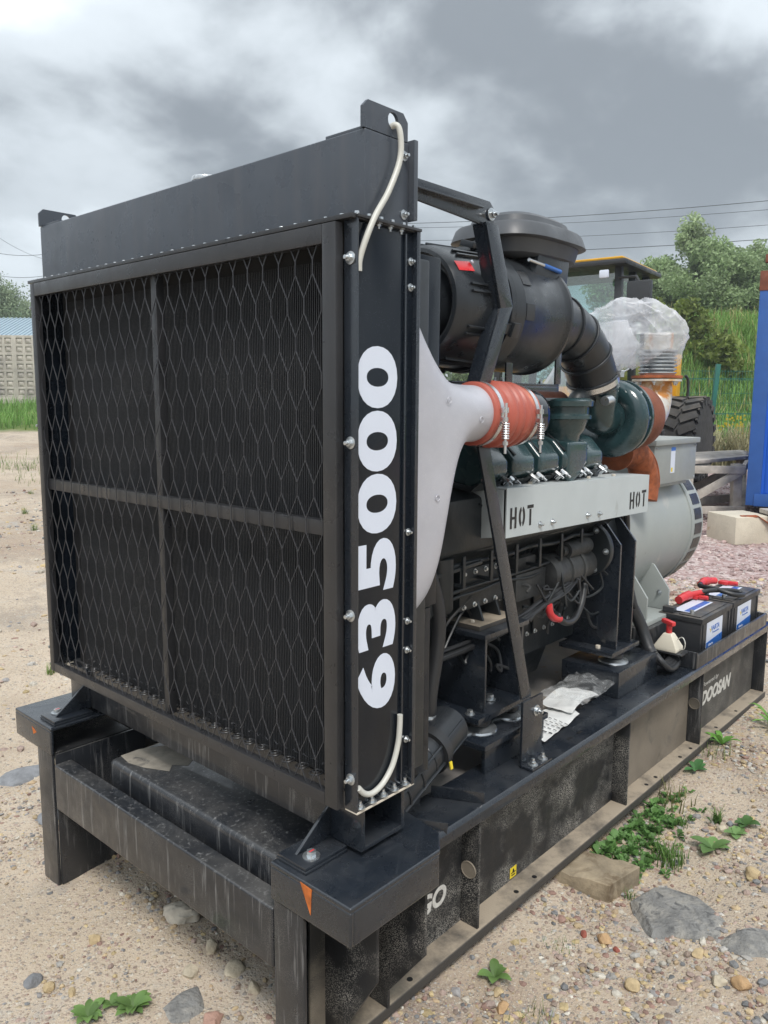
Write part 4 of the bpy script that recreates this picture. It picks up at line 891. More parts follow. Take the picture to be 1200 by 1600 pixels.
# ---------------- coolant hoses
lh = obj('coolant_pipe', B().lathe((.36, -.56, .520), (1, .22, .20), [(0, .055), (.28, .058), (.30, .064), (.44, .066), (.45, .05)], 28), 'plastic_black', GEN, 0, 40)
ax_ = Vector((1, .22, .20)).normalized()
for k in range(7):
    a = k*2*math.pi/7; n_ = ax_.orthogonal().normalized(); n_.rotate(Matrix.Rotation(a, 3, ax_)); c0 = Vector((.36, -.56, .520))
    obj('pipe_rib', B().bar(c0+ax_*.02+n_*.057, c0+ax_*.43+n_*.066, .007, .008, n_), 'plastic_black', lh, .001)
for q in (.08, .16, .24): obj('pipe_rib', B().torus(Vector((.36, -.56, .520))+ax_*q, ax_, .0575, .004, 28, 6), 'plastic_black', lh)
obj('pipe_strap', B().lathe(Vector((.36, -.56, .520))+ax_*.285, ax_, [(0, .064), (0, .073), (.034, .073), (.034, .064)], 28), 'rubber', lh, 0, 30)
obj('strap_tag', B().bar(Vector((.640, -.585, .572)), Vector((.642, -.588, .550)), .010, .004, (0, 1, 0)), 'yellow_print', lh)
obj('hose_flange', B().lathe((.708, -.45, .628), (0, 0, 1), [(0, .044), (.008, .044), (.012, .030), (.028, .026), (.03, .02)], 20), 'zinc', lh, 0, 30)
obj('riser_hose', B().tube(curve([(.708, -.45, .65), (.712, -.45, .72), (.735, -.45, .82), (.748, -.45, .91), (.735, -.45, 1.0), (.69, -.45, 1.11), (.655, -.44, 1.20)]), .0225, 16), 'rubber', lh)
for (a, c_) in (((.66, -.50, .445), (.735, -.64, .445)), ((.47, -.56, .445), (.545, -.65, .432))):
    obj('pipe_bracket', B().bar(a, c_, .008, .034), 'black_paint', lh, .001)
# ---------------- battery tray and isolator
try_ = obj('battery_tray', B().box(2.345, 3.30, -.640, -.40, .4285, .436).box(2.345, 3.30, -.652, -.641, .4285, .492).box(2.336, 2.344, -.652, -.40, .4285, .505).box(3.301, 3.309, -.652, -.40, .4285, .492), 'dirty_black', GEN, .0015)
bolt(try_, (2.336, -.560, .462), (-1, 0, 0), 1.1)
obj('switch_plate', B().box(2.255, 2.336, -.615, -.47, .498, .505), 'frame_paint', try_, .001)
sw = obj('isolator_switch', B().loft([[(2.30+a*.040, -.535+c_*.052, .505) for a, c_ in ((-1,-1),(1,-1),(1,1),(-1,1))], [(2.30+a*.040, -.535+c_*.052, .522) for a, c_ in ((-1,-1),(1,-1),(1,1),(-1,1))], [(2.30+a*.022, -.535+c_*.022, .575) for a, c_ in ((-1,-1),(1,-1),(1,1),(-1,1))], [(2.30+a*.018, -.535+c_*.018, .582) for a, c_ in ((-1,-1),(1,-1),(1,1),(-1,1))]]), 'cream_plastic', GEN, .004, seg=3)
obj('switch_handle', B().cyl((2.30, -.535, .580), (2.30, -.535, .622), .013, n=16).obox((2.298, -.532, .630), (.3, 1, .12), (1, -.3, 0), (0, 0, 1), .030, .012, .009), 'red_plastic', sw, .003)
obj('key_cord', B().tube(curve([(2.30, -.575, .560), (2.29, -.600, .575), (2.285, -.615, .555), (2.29, -.61, .525), (2.30, -.59, .515)]), .0025, 8), 'tube_white', sw)
for k in range(4):
    o0 = (k-1.5)*.020
    obj('power_cable', B().tube(curve([(2.12, -.40+o0*.4, .86), (2.13, -.43+o0*.6, .72), (2.17, -.47+o0*.3, .62), (2.16, -.50+o0*.5, .545), (2.14, -.545+o0, .505+.3*o0), (2.20, -.575+o0*.6, .462+.3*o0), (2.29, -.57+o0*.5, .470+.2*o0), (2.32, -.53, .48)]), .0135, 12), 'rubber', sw)
obj('cable_wrap', B().tube(curve([(2.135, -.435, .71), (2.165, -.468, .62), (2.155, -.505, .545), (2.142, -.53, .518)]), .026, 14), 'rubber', sw)
# ================================================================== things on and by the set
def W(d, s, z=0.0): 
    p = CAM+FH*d+RH*s; return Vector((p.x, p.y, z))
def WG(d, s, dz=0.0):
    p = W(d, s); return Vector((p.x, p.y, gz(p.x, p.y)+dz))
def battery(x0, x1, label):
    r_ = thing('battery', label, 'battery', ((x0+x1)/2, -.515, .4365), 'starter batteries on the tray')
    case = B().box(x0+.004, x1-.004, -.612, -.418, .4365, .598)
    obj('case', case, 'battery_case', r_, .004)
    for x in (x0+.030, x1-.030): obj('case_rib', B().box(x-.007, x+.007, -.6165, -.6125, .445, .59), 'battery_case', r_, .0015)
    obj('lid', B().box(x0, x1, -.618, -.412, .599, .622).box(x0+.02, x1-.02, -.600, -.50, .622, .627), 'battery_case', r_, .004)
    lab = obj('side_label', B().box(x0+.075, x0+.275, -.6136, -.6122, .468, .588), 'white_print', r_)
    obj('label_band', B().prism([(x0+.0755, .4685), (x0+.2745, .4685), (x0+.2745, .508), (x0+.0755, .494)], 'y', -.6146, -.6137), 'blue_print', lab)
    obj('label_mark', B().prism([(x0+.110, .556), (x0+.128, .552), (x0+.124, .536)], 'y', -.6146, -.6137), 'yellow_print', lab)
    text('label_lettering', 'VARTA', lab, (x0+.130, -.6138, .540), (1, 0, 0), (0, 0, 1), .105, .024, 'blue_print', .02, .15)
    text('label_lettering', 'Promotive', lab, (x0+.150, -.6138, .526), (1, 0, 0), (0, 0, 1), .080, .010, 'blue_print', .0, 0)
    text('label_lettering', 'batteries', lab, (x0+.10, -.6147, .474), (1, 0, 0), (0, 0, 1), .06, .012, 'white_print', .0, 0)
    tl_ = obj('top_label', B().box(x0+.06, x1-.06, -.545, -.455, .6275, .6282), 'white_print', r_)
    obj('top_label_band', B().box(x0+.07, x1-.07, -.535, -.505, .6283, .6289), 'blue_print', tl_)
    obj('vent_plug', B().box(x0+.012, x0+.052, -.478, -.425, .622, .650), 'battery_case', r_, .004)
    obj('post', B().cyl((x0+.05, -.55, .622), (x0+.05, -.55, .645), .010, .009, 16), 'zinc', r_)
    obj('post', B().cyl((x1-.06, -.45, .622), (x1-.06, -.45, .645), .010, .009, 16), 'zinc', r_)
    obj('terminal_clamp', B().box(x1-.085, x1-.035, -.475, -.425, .632, .650).cyl((x1-.06, -.475, .641), (x1-.06, -.52, .644), .012, .011, 14), 'red_plastic', r_, .004)
    return r_
battery(2.470, 2.862, 'black starter battery beside the cream isolator switch')
battery(2.882, 3.285, 'black starter battery at the far end of the tray')
jc = thing('jumper_cable', 'thick black cable with red boots looping between the two batteries', 'cable', (2.8, -.47, .63))
obj('cable', B().tube(curve([(2.80, -.455, .655), (2.86, -.50, .668), (2.95, -.560, .665), (3.00, -.600, .655), (2.985, -.625, .645), (2.92, -.60, .655), (2.90, -.52, .672), (2.93, -.43, .670), (3.05, -.40, .66)]), .0115, 12), 'rubber', jc)
obj('boot', B().tube(curve([(2.66, -.43, .645), (2.72, -.435, .652), (2.77, -.445, .655), (2.84, -.48, .662)]), [.020]*8+[.022]*8+[.014]*9, 14), 'red_plastic', jc)
obj('boot', B().tube(curve([(3.00, -.405, .662), (3.06, -.40, .664), (3.12, -.405, .660), (3.17, -.42, .655)]), [.016]*8+[.022]*8+[.018]*9, 14), 'red_plastic', jc)
# plastic film over the exhaust outlet: a crumpled bag, folds modelled
def crumple(p, s, a): 
    v = Vector(p); return a*(noise.turbulence_vector(v*s, 3, True)-Vector((.5, .5, .5)))
def wrap(name, label, stations, n=96, amp=.05, sc=5.5):
    rings = []
    for i, (c, ax, ra, rb, u) in enumerate(stations):
        c = Vector(c); ax = Vector(ax).normalized(); u = (Vector(u)-ax*Vector(u).dot(ax)).normalized(); w = ax.cross(u); ring = []
        for k in range(n):
            a = 2*math.pi*k/n; p = c+u*ra*math.cos(a)+w*rb*math.sin(a)
            rd = (p-c).normalized(); fold = 1-abs(noise.noise(p*sc+Vector((3, 1, 7))))*2; f2 = 1-abs(noise.noise(p*sc*2.7))*2
            p += rd*(fold*amp*.55+f2*amp*.28)+crumple(p, sc*1.6, amp*.35); ring.append(p)
        rings.append(ring)
    # resample stations smoothly
    out_ = []
    for i in range(len(rings)-1):
        for j in range(5):
            t = j/5; t = t*t*(3-2*t); rr = []
            for k in range(n):
                p = rings[i][k].lerp(rings[i+1][k], t)
                q = p*sc*1.9+Vector((9, 2, 4)); p = p+Vector((noise.noise(q), noise.noise(q+Vector((7, 0, 0))), noise.noise(q+Vector((0, 5, 0)))))*amp*.35*math.sin(math.pi*j/5+.001)
                rr.append(p)
            out_.append(rr)
    out_.append(rings[-1])
    b_ = B().loft(out_, False); k0 = len(b_.v); c1 = sum(out_[-1], Vector())/n; b_.v.append(tuple(c1)); m0 = (len(out_)-1)*n
    b_.f += [(m0+k, m0+(k+1) % n, k0) for k in range(n)]
    o_ = obj(name, b_, 'film_white', None, 0, 55); tag(o_, label, 'plastic film'); return o_
u_ = RH
def bag(name, label, cen, lobes, sub=6, amp=.026, cut=None):
    """film pulled taut over a few lobes (hull of the lobes and of everything between them), creased"""
    full = list(lobes)
    for i in range(len(lobes)):
        for j in range(i):
            for t in (.2, .4, .6, .8): full.append((Vector(lobes[i][0]).lerp(Vector(lobes[j][0]), t), lobes[i][1]*(1-t)+lobes[j][1]*t))
    bm = bmesh.new(); bmesh.ops.create_icosphere(bm, subdivisions=sub, radius=1); cen = Vector(cen); bm.verts.ensure_lookup_table()
    D_ = np.array([v.co.normalized()[:] for v in bm.verts]); Lc = np.array([(Vector(c_)-cen)[:] for c_, r_ in full]); Lr = np.array([r_ for c_, r_ in full])
    bq = D_ @ Lc.T; q = bq**2-((Lc**2).sum(1)-Lr**2)[None]; T_ = np.where(q > 0, bq+np.sqrt(np.maximum(q, 0)), .03); w = np.exp(T_*60); R0 = np.maximum((T_*w).sum(1)/w.sum(1), .03)
    for v, n_, r0 in zip(bm.verts, D_, R0):
        n_ = Vector(n_); p = cen+n_*float(r0); wv = noise.noise(p*5)*.8
        # creases: thin sharp folds, long in one direction, gathered towards the neck
        k1 = Vector((p.x*9+p.z*3, p.y*9-p.z*4, p.z*3.0)); f = max(0, 1-abs(noise.noise(k1+Vector((wv, wv, 0))))*3.6)**1.6
        k2 = Vector((p.x*6-p.z*14, p.y*5+p.z*9, p.x*5+p.z*5)); g_ = max(0, 1-abs(noise.noise(k2+Vector((5, wv, 1))))*4.2)**1.6
        k3 = p*24; h_ = max(0, 1-abs(noise.noise(k3+Vector((wv, 3, 0))))*4)**1.5; lo = noise.noise(p*4.5+Vector((2, 8, 1)))
        v.co = p+n_*(amp*(f*.75+g_*.6+h_*.22+lo*1.0)-amp*.5)
    if cut is not None:
        bmesh.ops.delete(bm, geom=[f_ for f_ in bm.faces if f_.calc_center_median().z < cut+.035*noise.noise(f_.calc_center_median()*14)], context='FACES')
    me = bpy.data.meshes.new(name); bm.to_mesh(me); bm.free(); me.materials.append(MATS['film_white']); me.polygons.foreach_set('use_smooth', [True]*len(me.polygons))
    return tag(link(name, me), label, 'plastic film')
A_ = Vector((2.25, -.365, 1.900))
bag('plastic_film', 'crumpled translucent plastic film wrapped over the exhaust outlet', A_, [(A_+RH*.02, .135), (A_-RH*.09+Vector((0, 0, .045)), .100), (A_-RH*.26+Vector((0, 0, -.005)), .065), (A_-RH*.29+Vector((0, 0, -.09)), .060), (A_+RH*.13+Vector((0, 0, -.02)), .075), (A_+RH*.07+Vector((0, 0, -.12)), .085)], amp=.024, cut=1.745)
wrap('plastic_film', 'loose milky plastic film hanging left of the exhaust stack', [
    ((2.30, .02, 1.30), (0, 0, 1), .26, .05, u_), ((2.26, -.02, 1.50), (0, 0, 1), .22, .06, u_), ((2.16, -.12, 1.68), (-.1, 0, 1), .15, .07, u_), ((2.10, -.25, 1.82), (-.2, 0, 1), .15, .07, u_), ((2.06, -.30, 1.93), (-.2, 0, 1), .07, .04, u_)], amp=.035)
# paper in a clear sleeve lying on the skid edge
def sheet_grid(c, nu, nv, zf):
    c = [Vector(p) for p in c]; vs_ = []
    for i in range(nu+1):
        for j in range(nv+1):
            u, v = i/nu, j/nv; p = (c[0]*(1-u)+c[1]*u)*(1-v)+(c[3]*(1-u)+c[2]*u)*v; q = p+Vector((0, 0, zf(u, v, p))); vs_.append(q)
    return B().add(vs_, [(i*(nv+1)+j, (i+1)*(nv+1)+j, (i+1)*(nv+1)+j+1, i*(nv+1)+j+1) for i in range(nu) for j in range(nv)])
pz = lambda u, v, p: .010+.012*noise.noise(p*9)+.006*noise.noise(p*25)
dp = thing('document_sleeve', 'crumpled paper and clear plastic sleeve lying on the skid edge', 'documents', (1.5, -.48, .43))
obj('paper_sheet', sheet_grid([(1.20, -.565, .430), (1.50, -.535, .430), (1.62, -.40, .420), (1.32, -.38, .425)], 24, 18, pz), 'paper', dp, 0, 60)
obj('paper_sheet', sheet_grid([(1.47, -.52, .437), (1.72, -.50, .447), (1.74, -.385, .445), (1.50, -.37, .437)], 20, 16, lambda u, v, p: pz(u, v, p)+.02*math.sin(u*4)), 'paper', dp, 0, 60)
obj('clear_sleeve', sheet_grid([(1.50, -.545, .452), (1.80, -.545, .462), (1.86, -.37, .475), (1.46, -.37, .455)], 30, 24, lambda u, v, p: .022+.035*abs(noise.noise(p*8))+.014*noise.noise(p*22)), 'film_clear', dp, 0, 60)
for k, (u0, w_) in enumerate(((.03, .05), (.06, .065), (.085, .04), (.11, .055), (.14, .03))):
    q = B()
    for j in range(5):
        x = 1.245+u0; y = -.55+.022*j; q.bar((x, y, .4435+.012*noise.noise(Vector((x, y, .43))*9)), (x+.002, y+.014, .4440+.012*noise.noise(Vector((x, y+.014, .43))*9)), .0035+.002*(k == 0), .0006)
    obj('print_line', q, 'black_print', dp)
obj('lashing_ring', B().torus((1.33, -.29, .412), (.5, -.4, .9), .045, .013, 32, 10), 'rust_dark', skid)

# ================================================================== stones, timber, rubble
def rock(name, label, cat, loc, size, mat, seed, group=None, sub=3, rough=.22, flat=None, yawr=0.0):
    bm = bmesh.new(); bmesh.ops.create_icosphere(bm, subdivisions=sub, radius=1)
    off = Vector((seed*13.7, seed*3.1, seed*7.7))
    for v in bm.verts:
        n_ = v.co.normalized(); f = 1+rough*noise.fractal(n_*1.1+off, .9, 2.1, 4)
        # facet: clamp against a few random planes
        p = n_*f
        for k in range(13):
            pl = Vector((noise.noise(off+Vector((k, 0, 1))), noise.noise(off+Vector((0, k, 2))), noise.noise(off+Vector((1, 2, k))))).normalized(); dd = p.dot(pl)
            if dd > .70: p -= pl*(dd-.70)
        v.co = Vector((p.x*size[0], p.y*size[1], p.z*size[2]))
    me = bpy.data.meshes.new(name); bm.to_mesh(me); bm.free(); me.materials.append(MATS[mat])
    me.polygons.foreach_set('use_smooth', [True]*len(me.polygons)); me.set_sharp_from_angle(angle=R(32))
    z = gz(loc[0], loc[1]); o_ = link(name, me, None, Matrix.Translation((loc[0], loc[1], z+size[2]*loc[2])) @ Matrix.Rotation(yawr, 4, 'Z'))
    if label: tag(o_, label, cat, group)
    return o_
G1 = 'larger stones lying in the gravel'
rk = [('stone', 'flat grey weathered rock slab sunk in gravel right of the skid', 'rock', (1.30, -1.04, -.22), (.20, .155, .040), 'rock_grey', 1, None, 4, .35, -.80),
 ('stone', 'grey tail of rock cropping out beyond the slab, cut by the right edge', 'rock', (1.29, -1.25, -.25), (.14, .07, .030), 'rock_grey', 2, None, 4, .3, -.7),
 ('stone', 'wide dark grey stone sunk in sand between the weeds and the rail', 'stone', (-.03, -.22, -.3), (.085, .06, .022), 'rock_grey', 3, G1, 3, .3, .3),
 ('stone', 'rounded dark grey stone at the lower left', 'stone', (-.25, .19, .2), (.035, .028, .022), 'stone_grey', 4, G1, 3, .3, .8),
 ('stone', 'pale yellow stone just right of the grey one, lower left', 'stone', (-.23, .13, .2), (.022, .017, .014), 'stone_yellow', 5, G1, 3, .3, .2),
 ('stone', 'ochre oval stone lying left of the weed', 'stone', (-.20, .06, .2), (.020, .013, .012), 'stone_yellow', 6, G1, 3, .3, 1.2),
 ('stone', 'ochre wedge stone under the front rail, left of the rag', 'stone', (-.06, .20, .3), (.020, .022, .018), 'stone_yellow', 7, G1, 3, .3, .4),
 ('stone', 'upright pale stone beside the white rag', 'stone', (.145, -.105, .45), (.022, .018, .028), 'stone_pale', 8, G1, 3, .3, .1),
 ('stone', 'flat sandy stone below the upright pale one', 'stone', (.05, -.13, .2), (.033, .024, .014), 'stone_pale', 9, G1, 3, .3, .9),
 ('stone', 'pale flat stone next to the black leg', 'stone', (.14, -.215, .2), (.034, .03, .014), 'stone_pale', 10, G1, 3, .3, .5),
 ('stone', 'pinkish stone by the black leg at the bottom edge', 'stone', (-.02, -.33, .2), (.04, .03, .018), 'stone_pink', 11, G1, 3, .3, .5),
 ('stone', 'pale stone touching the foot of the black leg', 'stone', (.13, -.315, .2), (.028, .02, .014), 'stone_pale', 12, G1, 3, .3, 1.4),
 ('stone', 'large ochre stone between the timber block and the grey slab', 'stone', (1.05, -.885, .35), (.030, .026, .020), 'stone_orange', 13, G1, 3, .3, .3),
 ('stone', 'brick red chip left of the large ochre stone', 'stone', (1.03, -.825, .35), (.015, .013, .011), 'stone_red', 14, G1, 3, .25, .3),
 ('stone', 'red chip right below the large ochre stone', 'stone', (1.03, -.935, .3), (.014, .012, .010), 'stone_red', 15, G1, 3, .25, .9),
 ('stone', 'broken ochre stone in two lobes, lower right', 'stone', (.90, -1.045, .3), (.028, .023, .016), 'stone_yellow', 16, G1, 3, .4, .7),
 ('stone', 'flat ochre stone under the grey slab, right', 'stone', (1.14, -1.14, .3), (.024, .020, .014), 'stone_yellow', 17, G1, 3, .3, .2),
 ('stone', 'orange block of stone at the right edge, lower', 'stone', (1.07, -1.28, .35), (.030, .028, .024), 'stone_orange', 18, G1, 3, .3, .2),
 ('stone', 'cream block of stone left of the orange block', 'stone', (1.05, -1.23, .35), (.026, .022, .018), 'stone_pale', 19, G1, 3, .3, .8),
 ('stone', 'ochre stone at the right edge above the slab', 'stone', (1.70, -1.12, .35), (.028, .025, .020), 'stone_yellow', 20, G1, 3, .3, .2),
 ('stone', 'grey pebble beside the plantain at the right', 'stone', (1.99, -.945, .35), (.020, .016, .013), 'stone_grey', 21, G1, 3, .3, .2),
 ('stone', 'cream pebble by the grass tuft at the right', 'stone', (1.93, -.93, .35), (.026, .020, .018), 'stone_pale', 22, G1, 3, .3, .2),
 ('stone', 'yellow flat stone left of the lowest weed on the right', 'stone', (.62, -.78, .2), (.020, .016, .010), 'stone_yellow', 23, G1, 3, .3, .2),
 ('stone', 'ochre stone in front of the skid flange, bottom', 'stone', (.58, -.82, .2), (.024, .018, .014), 'stone_orange', 24, G1, 3, .3, .6),
 ('stone', 'flat grey stone half sunk left of the corner bracket', 'stone', (.28, 1.47, .1), (.12, .10, .02), 'stone_grey', 25, G1, 3, .3, .6),
 ('stone', 'low grey stone by the far leg, left edge', 'stone', (.24, 1.03, .1), (.10, .08, .018), 'stone_grey', 26, G1, 3, .3, .2),
 ('stone', 'pale stone lying behind the batteries on the gravel', 'stone', (4.4, .55, .3), (.14, .10, .06), 'stone_pale', 27, G1, 3, .3, .2)]
for (nm, lb_, ct, lc, sz, mt_, sd_, gp_, sb, rg_, yw_) in rk: rock(nm, lb_, ct, lc, sz, mt_, sd_, gp_, sb, rg_, None, yw_)
# timber offcut under the flange
tb_ = B(); rr_ = []
for i in range(9):
    t = i/8; c = Vector((1.27, -.56, -.052)).lerp(Vector((1.345, -.815, -.058)), t); ring = []
    for a, b2 in ((-1, -1), (-.3, -1.02), (.4, -1), (1, -1), (1.02, 0), (1, 1), (.3, 1.03), (-.4, 1), (-1, 1), (-1.02, 0)):
        ring.append(c+Vector((.98, .2, 0))*a*.085+Vector((0, 0, 1))*(b2*.045)+Vector((noise.noise(Vector((a*3, b2*3, t*6)))*.013, 0, noise.noise(Vector((a*3+9, b2*3, t*6)))*.005))+Vector((0, -.03*a*(t > .9), 0)))
    rr_.append(ring)
tag(obj('timber_block', tb_.loft(rr_), 'timber', None, .02, seg=3), 'weathered timber offcut wedged under the right skid flange', 'timber')
# crumpled white rag
rg2 = wrap('rag', 'crumpled off-white rag on the sand under the front rail', [((.17, .09, gz(.17, .09)-.005), (0, 0, 1), .055, .028, (.4, -.9, 0)), ((.17, .09, gz(.17, .09)+.018), (0, 0, 1), .050, .022, (.4, -.9, 0)), ((.17, .09, gz(.17, .09)+.034), (0, 0, 1), .03, .012, (.4, -.9, 0)), ((.17, .09, gz(.17, .09)+.038), (0, 0, 1), .006, .003, (.4, -.9, 0))], n=64, amp=.018, sc=16)
rg2['category'] = 'rag'; rg2.data.materials[0] = MATS['tarnished_cloth']

# gravel: too many to count
ico = bmesh.new(); bmesh.ops.create_icosphere(ico, subdivisions=1, radius=1); IV = np.array([v.co[:] for v in ico.verts]); IF = np.array([[v.index for v in f.verts] for f in ico.faces]); ico.free()
PAL = np.array([(.40, .31, .19), (.36, .27, .17), (.23, .22, .215), (.16, .16, .16), (.35, .265, .225), (.30, .225, .19), (.46, .43, .37), (.41, .37, .305), (.26, .20, .16), (.24, .15, .12), (.33, .315, .29), (.42, .33, .18)])
def gravel(name, label, n, sampler, smin, smax, pal=PAL, wts=None):
    P_ = sampler(n); n = len(P_); z = terrain(P_[:, 0], P_[:, 1])
    s_ = smin*(smax/smin)**(rng.random(n)**2.2)
    sc_ = s_[:, None]*np.stack([rng.uniform(.8, 1.35, n), rng.uniform(.7, 1.1, n), rng.uniform(.45, .8, n)], 1)
    a = rng.uniform(0, 2*np.pi, n); V = IV[None]*(1+rng.uniform(-.25, .25, (n, len(IV), 1)))*sc_[:, None, :]
    ca, sa = np.cos(a)[:, None], np.sin(a)[:, None]; X = V[:, :, 0]*ca-V[:, :, 1]*sa; Y = V[:, :, 0]*sa+V[:, :, 1]*ca
    V = np.stack([X+P_[:, :1], Y+P_[:, 1:2], V[:, :, 2]+(z+s_*rng.uniform(-.42, .25, n))[:, None]], -1)
    Fc = (IF[None]+(np.arange(n)*len(IV))[:, None, None]).reshape(-1, 3)
    ci = rng.choice(len(pal), n, p=wts); C = pal[ci]*rng.uniform(.75, 1.2, (n, 1)); C = np.repeat(C, len(IV), 0)
    o_ = link(name, np_mesh(name, V.reshape(-1, 3), Fc, 'gravel', False, C)); tag(o_, label, 'gravel', kind='stuff'); return o_
def region(x0, x1, y0, y1, keep):
    def f(n):
        p = np.stack([rng.uniform(x0, x1, n), rng.uniform(y0, y1, n)], 1); return p[keep(p[:, 0], p[:, 1])]
    return f
patchy = lambda x, y, k, th: np.array([noise.fractal(Vector((a*k, b_*k, 3.3)), .9, 2.1, 3) for a, b_ in zip(x, y)])+rng.normal(0, .22, len(x)) > th
notskid = lambda x, y: ~((x > .0) & (x < 3.42) & (np.abs(y) < .60))
gravel('gravel', 'mixed pebbles and grit on the ground right of the skid', 60000, region(-.2, 4.2, -2.0, -.58, lambda x, y: notskid(x, y) & patchy(x, y, 1.4, -.2)), .0016, .016)
gravel('gravel', 'scattered grit on the sand in front of the skid', 26000, region(-.75, .6, -.95, 1.5, lambda x, y: patchy(x, y, 2.0, .0)), .0013, .011)
gravel('gravel', 'scattered pebbles on the sandy ground left of the radiator', 15000, region(-.2, 5.2, .75, 9, lambda x, y: patchy(x, y, .9, .0)), .004, .030)
pk = np.array([(.42, .31, .29), (.33, .23, .215), (.50, .42, .39), (.27, .20, .19), (.40, .34, .32)])
def pinkzone(n):
    d = rng.uniform(6.3, 12, n); s = rng.uniform(1.0, 6.2, n); p = np.array([(CAM.x+FH.x*a+RH.x*b_, CAM.y+FH.y*a+RH.y*b_) for a, b_ in zip(d, s)]); return p
gravel('gravel', 'pink crushed granite spread by the blue cabin', 16000, pinkzone, .010, .032, pk)
def yellowzone(n):
    d = rng.uniform(4.6, 6.6, n); s = rng.uniform(1.2, 3.6, n); p = np.array([(CAM.x+FH.x*a+RH.x*b_, CAM.y+FH.y*a+RH.y*b_) for a, b_ in zip(d, s)]); return p[notskid(p[:, 0], p[:, 1])]
gravel('gravel', 'yellowish pebbles between the batteries and the pink granite', 6000, yellowzone, .006, .028)

# ================================================================== weeds and grass
def leaf_obj(name, V, Fq, C): return np_mesh(name, np.array(V), np.array(Fq), 'leaf', True, np.array(C))
def weed(loc, n, L, wid, label, tint=(.125, .215, .065), lift=.5, group='weeds growing in the yard', nm='weed'):
    z = gz(loc[0], loc[1]); V, Q, C = [], [], []
    for k in range(n):
        a = 2.4*k+random.uniform(-.3, .3); l_ = L*random.uniform(.6, 1.1); w_ = wid*random.uniform(.8, 1.15)*l_/L; el = lift*random.uniform(.5, 1.3)+.5*(1-k/n)*0
        d = Vector((math.cos(a), math.sin(a), 0)); sdv = Vector((-d.y, d.x, 0)); o0 = len(V); tn = random.uniform(.75, 1.25)
        for i in range(6):
            t = i/5; r_ = l_*t; h = l_*el*math.sin(t*2.0)*.8; wd = w_*(math.sin(math.pi*min(1, t*.9+.08))**.8)
            c = Vector((loc[0], loc[1], z+.004))+d*r_+Vector((0, 0, h))
            V += [tuple(c-sdv*wd+Vector((0, 0, .25*wd))), tuple(c), tuple(c+sdv*wd+Vector((0, 0, .25*wd)))]
            C += [tuple(v*tn*(1.0+.25*t) for v in tint)]*3
        for i in range(5):
            for j in range(2): Q.append((o0+i*3+j, o0+i*3+j+1, o0+i*3+j+4, o0+i*3+j+3))
    o_ = link(nm, leaf_obj(nm, V, Q, C)); return tag(o_, label, 'weed', group)
def tuft(loc, n, H, label, tint=(.11, .20, .05), spread=.05, group='weeds growing in the yard', nm='grass_tuft', kind=None):
    V, Q, C = [], [], []
    locs = loc if isinstance(loc, list) else [loc]
    for lc in locs:
        for k in range(n):
            a = random.uniform(0, 6.28); h = H*random.uniform(.5, 1.15); bx = lc[0]+max(-1, min(1, random.gauss(0, .6)))*spread*.7; by = lc[1]+max(-1, min(1, random.gauss(0, .6)))*spread*.7; z = gz(bx, by)-.005
            d = Vector((math.cos(a), math.sin(a), 0)); sdv = Vector((-d.y, d.x, 0)); w_ = H*.028*random.uniform(.7, 1.4); o0 = len(V); tn = random.uniform(.7, 1.3); bend = random.uniform(.2, .9)
            for t in (0, .5, 1):
                c = Vector((bx, by, z))+d*h*bend*t*t*.7+Vector((0, 0, h*t*(1-.25*bend*t))); ww = w_*(1-t*.85)
                V += [tuple(c-sdv*ww), tuple(c+sdv*ww)]; C += [tuple(v*tn*(.8+.5*t) for v in tint)]*2
            Q += [(o0, o0+1, o0+3, o0+2), (o0+2, o0+3, o0+5, o0+4)]
    o_ = link(nm, leaf_obj(nm, V, Q, C)); return tag(o_, label, 'grass', group if not kind else None, kind)
weed((-.215, -.06), 11, .052, .014, 'small broadleaf weed at the bottom left, left of the bushier one')
weed((-.125, -.13), 20, .056, .015, 'bushy broadleaf weed at the bottom left beside the dark grey stone')
weed((-.155, -.07), 6, .036, .012, 'tiny two-leaf weed between the two broadleaf weeds')
weed((.655, -.745), 7, .052, .017, 'four-leaf weed in the sand below the yellow label')
weed((1.80, -.945), 7, .085, .022, 'plantain with round pale leaves right of the skid', (.14, .25, .08), .35)
weed((1.93, -.985), 6, .065, .022, 'second plantain with a single broad leaf, right', (.15, .26, .09), .3)
weed((2.01, -.99), 6, .06, .022, 'dark leafy weed near the grey pebble at the right edge', (.08, .17, .05))
weed((2.62, -.69), 7, .11, .017, 'dock plant growing against the skid flange below the lettering', (.12, .27, .05), .7)
weed((2.98, -.82), 12, .14, .012, 'long-leaved weed at the right edge near the skid end', (.14, .28, .06), .8)
weed((2.32, -.68), 6, .07, .017, 'two broad leaves under the flange below the round plug', (.07, .18, .06), .4)
